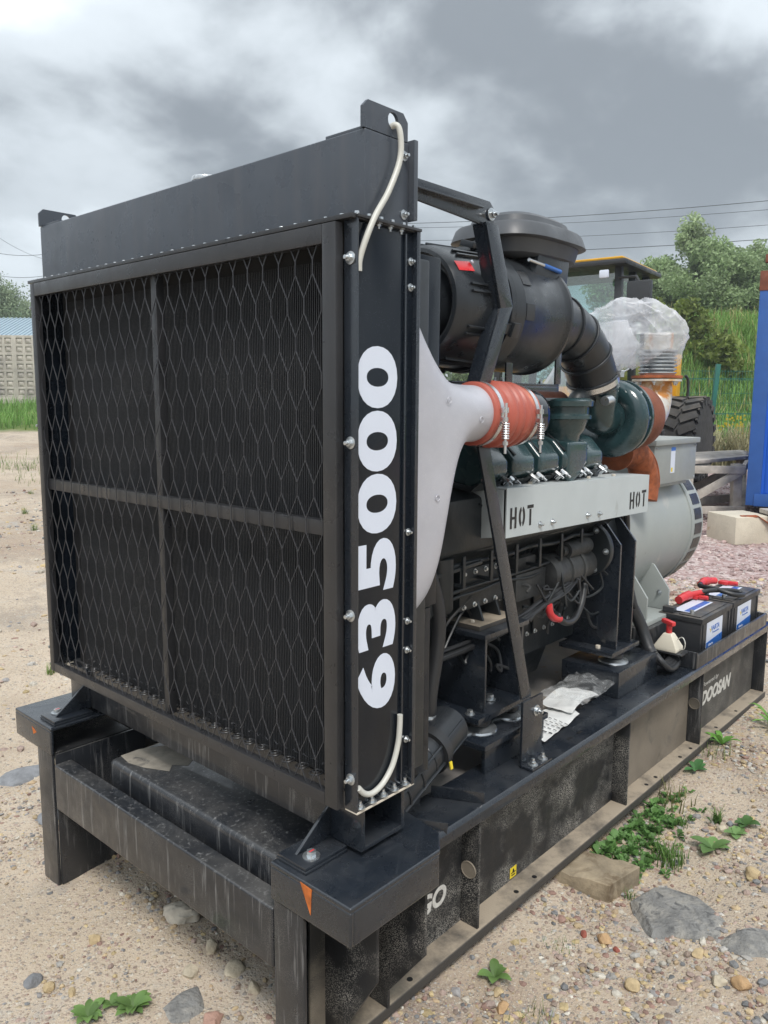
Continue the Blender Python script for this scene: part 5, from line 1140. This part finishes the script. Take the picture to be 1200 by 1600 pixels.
def patch_weeds():
    """low ground cover along the flange: one mass of small leaves"""
    V, Q, C = [], [], []
    for i in range(150):
        x = random.choice((1.62, 1.75, 1.92, 1.58))+random.gauss(0, .10); y = -.65-abs(random.gauss(0, .085)); z = gz(x, y); n = random.randint(7, 13); L = random.uniform(.018, .050); tone = random.uniform(.65, 1.25)
        for k in range(n):
            a = random.uniform(0, 6.28); el = random.uniform(.15, 1.1); d = Vector((math.cos(a)*math.cos(el), math.sin(a)*math.cos(el), math.sin(el))); sdv = Vector((-math.sin(a), math.cos(a), 0)); l_ = L*random.uniform(.5, 1.2); w_ = l_*random.uniform(.16, .30); o0 = len(V)
            c0_ = Vector((x, y, z))+d*l_*.15; cm = Vector((x, y, z))+d*l_*.6+Vector((0, 0, .004)); c1 = Vector((x, y, z))+d*l_-Vector((0, 0, l_*.15))
            V += [tuple(c0_), tuple(cm-sdv*w_), tuple(c1), tuple(cm+sdv*w_)]; tn = tone*random.uniform(.8, 1.2); C += [(.13*tn, .26*tn, .075*tn)]*4; Q.append((o0, o0+1, o0+2, o0+3))
    tag(link('weed_patch', leaf_obj('weed_patch', V, Q, C)), 'low green ground cover growing along the skid flange', 'weeds', kind='stuff')
patch_weeds()
tuft((1.64, -.84), 130, .085, 'feathery green tuft at the front of the weed patch', spread=.08)
tuft((1.98, -.90), 50, .08, 'grass tuft between the plantain and the cream pebble', spread=.02)
tuft((1.88, -.80), 26, .07, 'thin grass tuft above the plantain', spread=.03)
tuft((2.02, -.715), 30, .12, 'dry grass tuft against the flange', (.20, .20, .08), spread=.10)
tuft((.92, -.80), 40, .035, 'mossy green tuft on the bare sand right of the yellow label', spread=.06)
tuft((.60, -.91), 30, .05, 'sparse grass at the bottom edge right of the skid', (.17, .22, .07), spread=.08)
tuft((2.50, -.70), 24, .08, 'pale grass beside the dock plant', (.18, .23, .08), spread=.08)
tuft((1.33, -.84), 30, .05, 'short grass at the end of the timber block', spread=.02)
for i, (d, s) in enumerate(((3.95, -1.70), (5.2, -2.12), (5.6, -2.35), (6.1, -2.5), (6.9, -2.9), (8.3, -3.7), (9.2, -4.2), (10.5, -4.7), (4.5, -1.95), (3.4, -1.45))):
    p = W(d, s); tuft((p.x, p.y), 40, random.uniform(.05, .11), 'grass tuft on the sandy yard left of the radiator, '+('third nearest the far leg', 'fifth nearest the far leg', 'sixth nearest the far leg', 'seventh nearest the far leg', 'eighth nearest the far leg', 'ninth nearest the far leg', 'second farthest from the far leg', 'farthest from the far leg', 'fourth nearest the far leg', 'nearest the far leg')[i], (.15, .22, .06), .04, 'grass tufts on the yard left of the radiator')
def many(n, f): return [f() for _ in range(n)]
def at_ds(d0, d1, s0, s1):
    d = random.uniform(d0, d1); p = W(d, random.uniform(s0, s1)*d); return (p.x, p.y)
tuft(many(420, lambda: at_ds(19.6, 29.3, -.60, -.36)), 7, .42, 'bright green grass strip in front of the concrete wall', (.15, .29, .06), .5, kind='stuff')
tuft(many(60, lambda: at_ds(11.5, 14.5, -.52, -.38)), 8, .14, 'sparse grass on the yard edge, left', (.16, .23, .07), .5, kind='stuff')
tuft(many(2600, lambda: at_ds(14.6, 27, .27, .56)), 8, .62, 'tall green grass covering the bank behind the fence', (.17, .30, .07), .5, kind='stuff')
tuft(many(160, lambda: at_ds(18, 27, .30, .56)), 8, .75, 'straw-coloured seed heads on the bank', (.30, .27, .11), .6, kind='stuff')
tuft(many(70, lambda: at_ds(13.3, 14.3, .38, .52)), 12, .75, 'pale dry grass at the foot of the fence', (.30, .28, .16), .4, kind='stuff')
def umb():
    p = W(random.uniform(14.3, 15.5), random.uniform(6.2, 7.4)); return (p.x, p.y)
V, Q, C = [], [], []
for _ in range(22):
    x, y = umb(); z = gz(x, y)+random.uniform(.45, .75)
    for k in range(5):
        c = Vector((x+random.gauss(0, .05), y+random.gauss(0, .05), z+random.gauss(0, .04))); o0 = len(V); s_ = .018
        V += [tuple(c+RH*a*s_+Vector((0, 0, b2*s_))) for a, b2 in ((-1, -1), (1, -1), (1, 1), (-1, 1))]; C += [(.62, .46, .03)]*4; Q.append((o0, o0+1, o0+2, o0+3))
tag(link('wild_flowers', leaf_obj('wild_flowers', V, Q, C)), 'yellow wild flowers by the blue cabin', 'flowers', kind='stuff')

# ================================================================== trees
def tree(label, base, H, crown, nl, leaf, tint, seed, slim=1.0, group='trees behind the yard', low=.25):
    rs = np.random.default_rng(seed); random.seed(seed)
    r_ = thing('tree', label, 'tree', tuple(base), group); base = Vector(base)
    tr = B(); pts = [base+Vector((rs.normal(0, .04*H*t*.4), rs.normal(0, .04*H*t*.4), H*t*.93)) for t in np.linspace(0, 1, 7)]
    tr.tube(pts, [H*.018*(1-.85*t) for t in np.linspace(0, 1, 7)], 8)
    cl_ = []
    for k in range(int(24+crown*6)):
        t = rs.uniform(low, .98); a = rs.uniform(0, 6.28); prof = math.sin(math.pi*min(1, (t-low)/(1-low)*.85+.15))**.7
        p0 = base+Vector((0, 0, H*t*.85)); p1 = base+Vector((math.cos(a)*crown*prof*rs.uniform(.35, 1)*slim, math.sin(a)*crown*prof*rs.uniform(.35, 1)*slim, H*t+rs.uniform(0, .1)*H*.5))
        tr.tube([p0, p0.lerp(p1, .5)+Vector((0, 0, .03*H)), p1], [H*.006, H*.004, H*.0015], 5); cl_.append((p1, crown*rs.uniform(.22, .42)))
        cl_.append((p0.lerp(p1, .6), crown*rs.uniform(.2, .35)))
    obj('trunk', tr, 'bark', r_)
    cen = np.array([c[0][:] for c in cl_]); rad_ = np.array([c[1] for c in cl_]); which = rs.integers(0, len(cl_), nl)
    dirs = rs.normal(size=(nl, 3)); dirs /= np.linalg.norm(dirs, axis=1)[:, None]; P_ = cen[which]+dirs*(rad_[which]*rs.random(nl)**.45)[:, None]*np.array([1, 1, .85])
    u = rs.normal(size=(nl, 3)); u /= np.linalg.norm(u, axis=1)[:, None]; w = np.cross(u, rs.normal(size=(nl, 3))); w /= np.linalg.norm(w, axis=1)[:, None]
    s_ = leaf*rs.uniform(.6, 1.3, nl)[:, None]
    V = np.stack([P_-u*s_, P_+w*s_*.5, P_+u*s_, P_-w*s_*.5], 1).reshape(-1, 3); Fq = np.arange(nl*4).reshape(-1, 4)
    tone = (rs.uniform(.75, 1.25, nl)*(rs.uniform(.75, 1.2, len(cl_))[which]))[:, None]; C = np.repeat(np.clip(np.array(tint)*tone, 0, 1), 4, 0)
    link('crown', np_mesh('crown', V, Fq, 'leaf', False, C), r_); return r_
TG = (.29, .39, .19)
specs = [('tall slender tree standing above the others at the right', 33, .372, 5.4, 1.25, 15000, .075, (.32, .40, .22), 11, .8),
 ('thin-topped tree at the far right beside the blue cabin', 34, .450, 4.3, 1.1, 12000, .075, (.32, .40, .22), 12, .8),
 ('rounded green tree behind the loader cab', 35, .285, 3.9, 2.0, 24000, .075, TG, 13, 1),
 ('dense green tree right of the loader cab', 34, .335, 3.7, 1.9, 22000, .075, TG, 14, 1),
 ('broad green tree below the tall slender one', 32, .395, 4.0, 2.0, 24000, .075, TG, 15, 1),
 ('broad green tree left of the blue cabin', 33, .44, 3.8, 2.0, 24000, .075, TG, 16, 1),
 ('low green tree touching the blue cabin', 32, .485, 3.4, 1.8, 20000, .075, (.19, .27, .13), 17, 1),
 ('green tree half hidden behind the blue cabin', 33, .53, 3.2, 1.6, 14000, .075, TG, 18, 1),
 ('leafy tree tips showing above the air cleaner', 36, .092, 6.3, 1.0, 8400, .075, (.20, .27, .13), 19, .7),
 ('pale green tree behind the shed at the left edge', 44, -.475, 6.6, 2.6, 18000, .075, (.24, .30, .18), 20, 1),
 ('pale green tree at the far left edge of the picture', 46, -.52, 5.9, 2.6, 16000, .075, (.24, .30, .18), 21, 1),
 ('pale green tree just left of the radiator tank', 47, -.435, 5.6, 2.0, 14000, .075, (.24, .30, .18), 22, 1)]
for lb_, d, rat, H, cr, nl, lf, tn, sd_, slim in specs:
    p = W(d, d*rat); z = gz(p.x, p.y); tree(lb_, (p.x, p.y, z-.1), H*(.88 if rat > .2 else 1), cr, nl, lf, tn, sd_, slim, low=.12)
# the wood that closes the yard far behind: one mass of foliage
def far_wood():
    rs = np.random.default_rng(77); nc = 420; dd_ = rs.uniform(58, 74, nc); ss_ = rs.uniform(-.75, .75, nc)*dd_; P_ = np.stack([CAM.x+FH.x*dd_+RH.x*ss_, CAM.y+FH.y*dd_+RH.y*ss_], 1)
    zb_ = terrain(P_[:, 0], P_[:, 1]); hh = rs.uniform(.4, 5.2, nc)*(.75+.25*np.sin(ss_*.23)); which = rs.integers(0, nc, 60000); n = len(which)
    dv = rs.normal(size=(n, 3)); dv /= np.linalg.norm(dv, axis=1)[:, None]; Q_ = np.stack([P_[which, 0], P_[which, 1], zb_[which]+hh[which]], 1)+dv*(rs.random(n)**.4*rs.uniform(.9, 1.9, nc)[which])[:, None]
    u = rs.normal(size=(n, 3)); u /= np.linalg.norm(u, axis=1)[:, None]; w = np.cross(u, rs.normal(size=(n, 3))); w /= np.linalg.norm(w, axis=1)[:, None]; s_ = rs.uniform(.12, .26, n)[:, None]
    V = np.stack([Q_-u*s_, Q_+w*s_*.6, Q_+u*s_, Q_-w*s_*.6], 1).reshape(-1, 3); C = np.repeat(np.array([[.20, .27, .15]])*rs.uniform(.7, 1.25, n)[:, None], 4, 0)
    tag(link('far_wood', np_mesh('far_wood', V, np.arange(n*4).reshape(-1, 4), 'leaf', False, C)), 'far-off line of green wood closing the yard', 'wood', kind='stuff')
far_wood()
# hawthorn-like shrub on the bank
random.seed(31)
for k, (d, s, h) in enumerate(((21, 7.0, 1.1), (22, 8.1, .9), (20.5, 8.6, .9), (23, 6.6, 1.0))):
    p = W(d, s); tree(('yellowish shrub on the bank near the fence post', 'small shrub on the bank left of the cabin', 'low shrub on the bank against the cabin', 'upper shrub on the bank behind the loader')[k], (p.x, p.y, gz(p.x, p.y)-.1), h*1.6, .7, 1600, .09, (.17, .22, .05), 40+k, 1, 'shrubs on the bank', .05)

# ================================================================== concrete wall, shed
random.seed(5)
wd = thing('concrete_wall', 'weathered concrete panel fence with waffle relief at the left edge', 'wall', tuple(WG(30, -13.6)), None)
wdir = (RH+FH*.08).normalized(); wn = Vector((wdir.y, -wdir.x, 0))
if wn.dot(FH) > 0: wn = -wn
base_z = min(gz(*W(30, s)[:2]) for s in (-16, -13, -11))-.05
P0 = W(30.2, -13.9); P0.z = base_z
for k in range(-2, 2):
    o0 = P0+wdir*(k*3.02+.1)
    pb = B()
    pb.obox(o0+wdir*1.5+Vector((0, 0, 1.40)), wdir, wn, (0, 0, 1), 1.49, .07, 1.15)
    for i in range(10):              # raised lattice of the waffle panel, recesses between
        pb.obox(o0+wdir*(.03+i*.327)+wn*.085+Vector((0, 0, 1.40)), wdir, wn, (0, 0, 1), .05, .028, 1.14)
    for j in range(8):
        pb.obox(o0+wdir*1.5+wn*.080+Vector((0, 0, .30+j*.315)), wdir, wn, (0, 0, 1), 1.48, .032, .05)
    obj('panel', pb, 'concrete', wd, .012)
    ob = B().obox(o0+wdir*1.5+Vector((0, 0, .10)), wdir, wn, (0, 0, 1), 1.5, .16, .16); obj('plinth', ob, 'concrete', wd, .02)
    for i in range(9):
        for j in range(7):
            c = o0+wdir*(.03+(i+.5)*.327)+wn*.07+Vector((0, 0, .30+(j+.5)*.315)); e_ = wdir*.105; h_ = Vector((0, 0, .10))
            pyr = [c-e_-h_, c+e_-h_, c+e_+h_, c-e_+h_, c-e_*.4-h_*.4+wn*.045, c+e_*.4-h_*.4+wn*.045, c+e_*.4+h_*.4+wn*.045, c-e_*.4+h_*.4+wn*.045]
            obj('relief_boss', B().add(pyr, [(0,1,5,4), (1,2,6,5), (2,3,7,6), (3,0,4,7), (4,5,6,7)]), 'concrete', wd)
sh = thing('shed', 'shed with a pale blue corrugated metal roof behind the concrete wall', 'shed', tuple(WG(37, -17)))
zs = base_z; c0 = W(38, -17.9)
def SP(a, b2, z): p = c0+RH*a+FH*b2; return Vector((p.x, p.y, z))
zt, ze = 1.6+38*(621.5-496)/1242, 1.6+36*(621.5-531)/1242
obj('wall', B().add([SP(-5, -1.6, zs), SP(2.9, -1.6, zs), SP(2.9, 5, zs), SP(-5, 5, zs), SP(-5, -1.6, ze), SP(2.9, -1.6, ze), SP(2.9, 5, ze), SP(-5, 5, ze)], [(0,1,5,4), (1,2,6,5), (2,3,7,6), (3,0,4,7), (4,5,6,7)]), 'concrete', sh)
rf = B(); rf.add([SP(-6, -2.0, ze-.05), SP(3.3, -2.0, ze-.05), SP(1.2, 1.7, zt), SP(-6, 1.7, zt), SP(3.3, 5.4, ze-.05), SP(-6, 5.4, ze-.05)], [(0,1,2,3), (1,4,2), (3,2,4,5)])
roof = obj('roof', rf, 'roof_blue', sh)
for i in range(46):
    t = i/45; a = -6+9.2*t; top = min(1.0, (3.25-a)/2.1); obj('roof_rib', B().bar(SP(a, -2.0, ze-.03), SP(a-0*t, -2.0+3.7*top, ze-.05+(zt-ze+.05)*top+.02), .06, .04), 'roof_blue', sh)

# ================================================================== mesh fence, trestle, cabin
fe = thing('mesh_fence', 'green welded mesh fence with a leaning green post', 'fence', tuple(WG(14, 5.7)))
fd_ = (RH+FH*.05).normalized(); f0 = W(14.0, 5.66)
posts = [f0-fd_*2.5, f0, f0+fd_*2.5, f0+fd_*5]
for i, p in enumerate(posts):
    z = gz(p.x, p.y); obj('post', B().bar((p.x, p.y, z-.1), (p.x+(.12*RH.x if i == 1 else 0), p.y+(.12*RH.y if i == 1 else 0), z+1.72), .075, .06, FH), 'fence_green', fe, .004)
for i in range(3):
    p, q = posts[i], posts[i+1]; zp, zq = gz(p.x, p.y), gz(q.x, q.y); pn_ = B()
    for k in range(50): a = p.lerp(q, k/49); za = zp+(zq-zp)*k/49; pn_.bar((a.x, a.y, za+.05), (a.x, a.y, za+1.62), .004, .004, FH)
    for h in (.08, .25, .42, .62, .85, 1.05, 1.22, 1.45, 1.60): pn_.bar((p.x, p.y, zp+h), (q.x, q.y, zq+h), .006, .006)
    for h in (.25, .85, 1.45): pn_.bar((p.x, p.y, zp+h+.02), (q.x, q.y, zq+h+.02), .006, .012)
    obj('mesh_panel', pn_, 'fence_green', fe)
tr_ = thing('trestle', 'grey weathered timber trestle bench beside the blue cabin', 'trestle', tuple(WG(9.5, 4.1)))
def T(d, s, z): p = W(d, s); return Vector((p.x, p.y, z))
gt = gz(*W(9.4, 4.0)[:2]); zt_ = gt+.64
pl = [(9.05, 3.52), (9.05, 4.12)]
for k in range(4):
    d0 = 8.98+k*.30; o_ = B(); a, c_ = T(d0, 3.40, zt_), T(d0+1.0, 4.55+.12*k, zt_)
    obj('plank', B().obox((a+c_)/2+Vector((0, 0, 0)), (c_-a), FH, (0, 0, 1), (c_-a).length/2, .135, .02), 'wood_grey', tr_, .004)
for (d, s) in ((8.95, 3.45), (9.0, 4.02), (9.95, 4.50), (9.95, 3.6)):
    obj('leg', B().bar(T(d, s, gt-.05), T(d+.02, s-.02, zt_-.02), .095, .095, FH), 'wood_grey', tr_, .004)
for a, c_ in (((8.93, 3.40, gt+.18), (8.95, 4.06, gt+.56)), ((9.0, 4.10, gt+.02), (9.9, 4.5, gt+.55)), ((9.0, 4.02, gt+.5), (9.95, 4.45, gt+.05)), ((9.95, 3.6, gt+.1), (9.95, 4.5, gt+.55)), ((8.92, 3.35, gt+.10), (8.97, 4.10, gt+.10)), ((9.3, 3.5, gt+.12), (9.95, 4.5, gt+.14)), ((8.93, 3.4, gt+.56), (8.93, 4.05, gt+.56)), ((9.0, 4.08, gt+.57), (9.95, 4.55, gt+.57))):
    obj('brace', B().bar(T(*a), T(*c_), .045, .085), 'wood_grey', tr_, .003)
gb = gz(*W(8.5, 4.0)[:2]); cz0 = gb+.27; cz1 = cz0+2.42
cb_ = thing('site_cabin', 'bright blue corrugated metal cabin at the right edge', 'cabin', tuple(WG(9, 5.2)))
cdir = (RH-FH*.50).normalized(); cn = Vector((cdir.y, -cdir.x, 0)); cn = cn if cn.dot(FH) < 0 else -cn
c0 = W(8.45, 3.87)
L_ = 3.6
obj('body', B().obox(c0+cdir*(L_/2)-cn*1.2+Vector((0, 0, (cz0+cz1)/2)), cdir, cn, (0, 0, 1), L_/2-.02, 1.15, 1.2), 'container_blue', cb_)
for k in range(22):                 # corrugation ribs of the near wall
    a = .165+k*.155; obj('wall_rib', B().prism([(0, 0), (.045, .022), (.10, .022), (.145, 0)], 'z', cz0+.13, cz1-.14), 'container_blue', cb_)
    o_ = COL.objects[-1] if False else bpy.data.objects[cb_.children[-1].name]
    o_.matrix_basis = Matrix.Translation((c0+cdir*a-cn*.05).to_tuple()) @ Matrix(((cdir.x, cn.x, 0, 0), (cdir.y, cn.y, 0, 0), (0, 0, 1, 0), (0, 0, 0, 1)))
obj('corner_post', B().obox(c0+cdir*.07-cn*.07+Vector((0, 0, (cz0+cz1)/2)), cdir, cn, (0, 0, 1), .07, .08, 1.21), 'container_trim', cb_, .006)
obj('bottom_rail', B().obox(c0+cdir*1.8-cn*.06+Vector((0, 0, cz0+.06)), cdir, cn, (0, 0, 1), 1.72, .085, .065), 'container_trim', cb_, .006)
obj('top_rail', B().obox(c0+cdir*1.8-cn*.06+Vector((0, 0, cz1-.06)), cdir, cn, (0, 0, 1), 1.72, .085, .065), 'container_trim', cb_, .006)
obj('corner_casting', B().obox(c0+cdir*.085-cn*.08+Vector((0, 0, cz1-.09)), cdir, cn, (0, 0, 1), .092, .098, .10), 'rust_dark', cb_, .01)
obj('lifting_hook', B().obox(c0+cdir*.08-cn*.08+Vector((0, 0, cz1+.14)), cdir, cn, (0, 0, 1), .05, .05, .04).obox(c0+cdir*.10-cn*.08+Vector((0, 0, cz1+.06)), cdir, cn, (0, 0, 1), .03, .03, .09), 'rust_dark', cb_, .008)
bk = W(8.05, 3.62); bz = gz(bk.x, bk.y)
tag(obj('concrete_block', B().obox(Vector((bk.x, bk.y, bz+.125))+RH*.02, (RH*.92+FH*.22), (FH*.92-RH*.22), (0, 0, 1), .215, .23, .14), 'concrete_block', None, .015), 'pale concrete block with rust streak under the cabin corner', 'block')
an = W(7.85, 3.86); az = gz(an.x, an.y)
tag(obj('angle_iron', B().bar((an.x-RH.x*.14, an.y-RH.y*.14, az+.285), (an.x+RH.x*.32, an.y+RH.y*.32, az-.01), .05, .008).bar((an.x-RH.x*.14, an.y-RH.y*.14, az+.28), (an.x-RH.x*.30, an.y-RH.y*.30, az+.275), .05, .02), 'rust', None, .002), 'rusty angle iron leaning on the concrete block', 'angle iron')
tag(obj('step_board', B().obox(W(7.9, 3.98, bz+.30), RH, FH, (0, 0, 1), .14, .16, .022).obox(W(7.9, 4.06, bz+.14), RH, FH, (0, 0, 1), .03, .14, .14), 'wood_grey', None, .004), 'grey timber step at the right edge before the cabin', 'step')

# ================================================================== wheel loader
al_ = R(-35); hd = (-FH*math.cos(al_)+RH*math.sin(al_)); lf = (RH*math.cos(al_)+FH*math.sin(al_)); lf = lf-hd*lf.dot(hd); lf.normalize()
whl = W(12.0, 4.56); rax = whl-lf*.95; gl = gz(whl.x, whl.y)
LD = thing('wheel_loader', 'yellow wheel loader with a glazed cab parked behind the generator set', 'loader', (rax.x, rax.y, gl))
def LP(a, b2, z): p = rax+hd*a+lf*b2; return Vector((p.x, p.y, gl+z))
def lbox(b_, a0, a1, b0, b1, z0, z1): return b_.obox(LP((a0+a1)/2, (b0+b1)/2, (z0+z1)/2), hd, lf, (0, 0, 1), (a1-a0)/2, (b1-b0)/2, (z1-z0)/2)
def lprism(pts, b0, b1):
    n_ = len(pts); return B().add([LP(p[0], b0, p[1]) for p in pts]+[LP(p[0], b1, p[1]) for p in pts], [tuple(range(n_)), tuple(range(n_, 2*n_))]+[(i, (i+1) % n_, n_+(i+1) % n_, n_+i) for i in range(n_)])
obj('chassis', lbox(lbox(B(), -1.0, 1.0, -.45, .45, .5, .95), 1.0, 3.2, -.35, .35, .5, .9), 'loader_dark', LD, .03)
obj('engine_hood', lprism([(-1.0, .95), (-1.0, 1.5), (-.85, 1.68), (.45, 1.78), (.45, .95)], -.46, .46), 'loader_yellow', LD, .04)
obj('side_post', lbox(lbox(B(), -.55, -.33, .50, .66, .95, 1.92), -.33, .30, .50, .60, 1.10, 1.30), 'loader_yellow', LD, .02)
obj('handrail', B().tube(curve([tuple(LP(-.62, .70, 1.15)), tuple(LP(-.66, .74, 1.22)), tuple(LP(-.66, .74, 1.52)), tuple(LP(-.62, .70, 1.6))]), .022, 10), 'loader_dark', LD)
obj('rear_guard', lbox(B(), -1.5, -1.0, .0, .80, .85, 1.22), 'loader_dark', LD, .03)
wheels = [(0, .95), (0, -.95), (2.75, .95), (2.75, -.95)]
def wheel_mesh():
    t = B(); prof = [(-.24, .33), (-.25, .45), (-.24, .56), (-.20, .605), (0, .615), (.20, .605), (.24, .56), (.25, .45), (.24, .33)]
    t.lathe((0, 0, 0), (0, 0, 1), prof, 48)
    for k in range(22):
        a = 2*math.pi*k/22
        for sg in (-1, 1):
            a2 = a+(.14 if sg > 0 else 0); n_ = Vector((math.cos(a2), math.sin(a2), 0)); t_ = Vector((-n_.y, n_.x, 0))
            t.obox(n_*.622+Vector((0, 0, sg*.13)), n_, (t_+Vector((0, 0, sg*.45))).normalized(), Vector((0, 0, 1))-t_*sg*.45, .024, .052, .125)
            t.obox(n_*.585+Vector((0, 0, sg*.245)), n_, t_, (0, 0, 1), .05, .045, .014)
    return mesh_from('tyre', t, 'tyre', 0, 30), mesh_from('rim', B().lathe((0, 0, 0), (0, 0, 1), [(-.2, .32), (.10, .335), (.2, .335), (.2, .30), (.12, .28), (.10, .14), (.16, .13), (.19, .10), (.20, .02)], 36), 'loader_yellow', 0, 35)
TM, RM = wheel_mesh()
for a, b2 in wheels:
    c = LP(a, b2, .63); o_ = link('tyre', TM, LD, frame(c, lf if b2 > 0 else -lf, (0, 0, 1))); link('rim', RM, o_, frame(c, lf if b2 > 0 else -lf, (0, 0, 1)))
# cab: frame of posts, glass between, yellow roof
cw, zb, zr, ca = .83, 1.35, 2.86, .72
def LC(a, b2, z): return LP(a, b2-.17, z)
for a, b2, a2 in ((.62+ca, cw, .55+ca), (.62+ca, -cw, .55+ca), (1.75+ca, cw, 1.62+ca), (1.75+ca, -cw, 1.62+ca), (1.12+ca, cw, 1.10+ca), (1.12+ca, -cw, 1.10+ca)):
    obj('cab_post', B().bar(LC(a, b2, zb), LC(a2, b2*.93, zr), .09, .09, hd), 'loader_dark', LD, .01)
obj('cab_base', lbox(B(), .55+ca, 1.85+ca, -1.02, .70, .95, 1.38), 'loader_yellow', LD, .03)
obj('cab_roof', lbox(B(), .35+ca, 1.85+ca, -1.10, .76, 2.86, 2.93), 'loader_dark', LD, .03)
obj('cab_roof_panel', lbox(B(), .38+ca, 1.80+ca, -1.04, .70, 2.932, 2.965), 'loader_yellow', LD, .04)
obj('windscreen', B().add([LC(1.75+ca, -cw, 1.4), LC(1.75+ca, cw, 1.4), LC(1.62+ca, cw*.93, 2.85), LC(1.62+ca, -cw*.93, 2.85)], [(0,1,2,3)]), 'cab_glass', LD)
obj('rear_window', B().add([LC(.62+ca, -cw, 1.4), LC(.62+ca, cw, 1.4), LC(.55+ca, cw*.93, 2.85), LC(.55+ca, -cw*.93, 2.85)], [(0,1,2,3)]), 'cab_glass', LD)
for sg in (-1, 1):
    obj('side_window', B().add([LC(.64+ca, sg*cw, 1.4), LC(1.10+ca, sg*cw, 1.4), LC(1.08+ca, sg*cw*.93, 2.85), LC(.57+ca, sg*cw*.93, 2.85)], [(0,1,2,3)]), 'cab_glass', LD)
    obj('door', B().add([LC(1.13+ca, sg*cw, 1.4), LC(1.74+ca, sg*cw, 1.4), LC(1.61+ca, sg*cw*.93, 2.85), LC(1.11+ca, sg*cw*.93, 2.85)], [(0,1,2,3)]), 'cab_glass', LD)
    mo = obj('mirror_arm', B().tube([LC(1.70+ca, sg*.80, 2.72), LC(1.80+ca, sg*1.05, 2.70), LC(1.80+ca, sg*1.09, 2.62)], .018, 8), 'loader_dark', LD)
    obj('mirror', lbox(B(), 1.74+ca, 1.84+ca, sg*1.09-.17-.15, sg*1.09-.17+.15, 2.16, 2.65), 'loader_dark', LD, .03)
    obj('work_lamp', lbox(B(), 1.86+ca, 1.90+ca, sg*.5-.06, sg*.5+.06, 2.70, 2.80), 'white_print', LD, .02)
obj('wiper', B().tube([LC(1.70+ca, -.1, 2.80), LC(1.74+ca, .15, 2.45), LC(1.74+ca, .3, 2.4)], .012, 6), 'loader_dark', LD)
obj('seat', lbox(lbox(B(), .85+ca, 1.25+ca, -.25, .25, 1.5, 1.62), .80+ca, .92+ca, -.25, .25, 1.62, 2.15), 'loader_dark', LD, .04)
for sg in (-1, 1): obj('lift_arm', lprism([(1.9, 1.25), (2.0, 1.5), (3.3, .95), (3.9, .45), (3.75, .35), (3.1, .75)], sg*.45-.06, sg*.45+.06), 'loader_yellow', LD, .02)
obj('bucket', lprism([(3.75, .12), (4.6, .08), (4.62, .12), (3.9, .25), (3.75, .7), (3.9, .98), (3.82, 1.0), (3.62, .7)], -1.2, 1.2), 'loader_yellow', LD, .01)

# ================================================================== overhead wires
def wire(x0, y0, x1, y1, d0, d1, label, r_=.018, sag=.5, ins=()):
    def up_(x, y, d):
        v = Fw+rt*((x-600)/1242)+up*((800-y)/1242); k = d/(v.dot(FH)); return CAM+v*k
    a, c_ = up_(x0, y0, d0), up_(x1, y1, d1); e_ = (c_-a); a, c_ = a-e_*.15, c_+e_*.6
    pts = [a.lerp(c_, t)-Vector((0, 0, sag*4*t*(1-t))) for t in np.linspace(0, 1, 24)]
    tag(obj('overhead_wire', B().tube(pts, r_, 6), 'wire'), label, 'wire', 'overhead power lines')
wire(640, 345, 1200, 299, 62, 50, 'topmost overhead power line at the right', .020, .6)
wire(640, 352, 1200, 313, 62, 50, 'second overhead power line from the top at the right', .014, .6)
wire(640, 372, 1200, 337, 62, 50, 'third overhead power line from the top at the right', .014, .6)
wire(640, 393, 1200, 359, 62, 50, 'lowest overhead power line at the right', .020, .6)
wire(0, 394, 62, 392, 60, 60, 'level overhead power line left of the radiator tank', .016, .3)
wire(0, 371, 45, 393, 60, 64, 'slanting overhead power line at the left edge', .012, .2)
wire(0, 429, 62, 426, 60, 60, 'lowest overhead power line at the left edge', .016, .3)

# ================================================================== air
hzm = bpy.data.materials.new('haze'); hzm.use_nodes = True; t = hzm.node_tree; t.nodes.clear()
vo = t.nodes.new('ShaderNodeVolumePrincipled'); vo.inputs['Color'].default_value = (.88, .93, 1.0, 1); vo.inputs['Density'].default_value = .0016; vo.inputs['Anisotropy'].default_value = .1
ou = t.nodes.new('ShaderNodeOutputMaterial'); t.links.new(vo.outputs[0], ou.inputs['Volume']); MATS['haze'] = hzm
tag(obj('haze', B().box(-185, 185, -185, 185, -2.2, 22), 'haze', None, 0, 0), 'thin pale haze in the damp air', 'haze', kind='stuff')
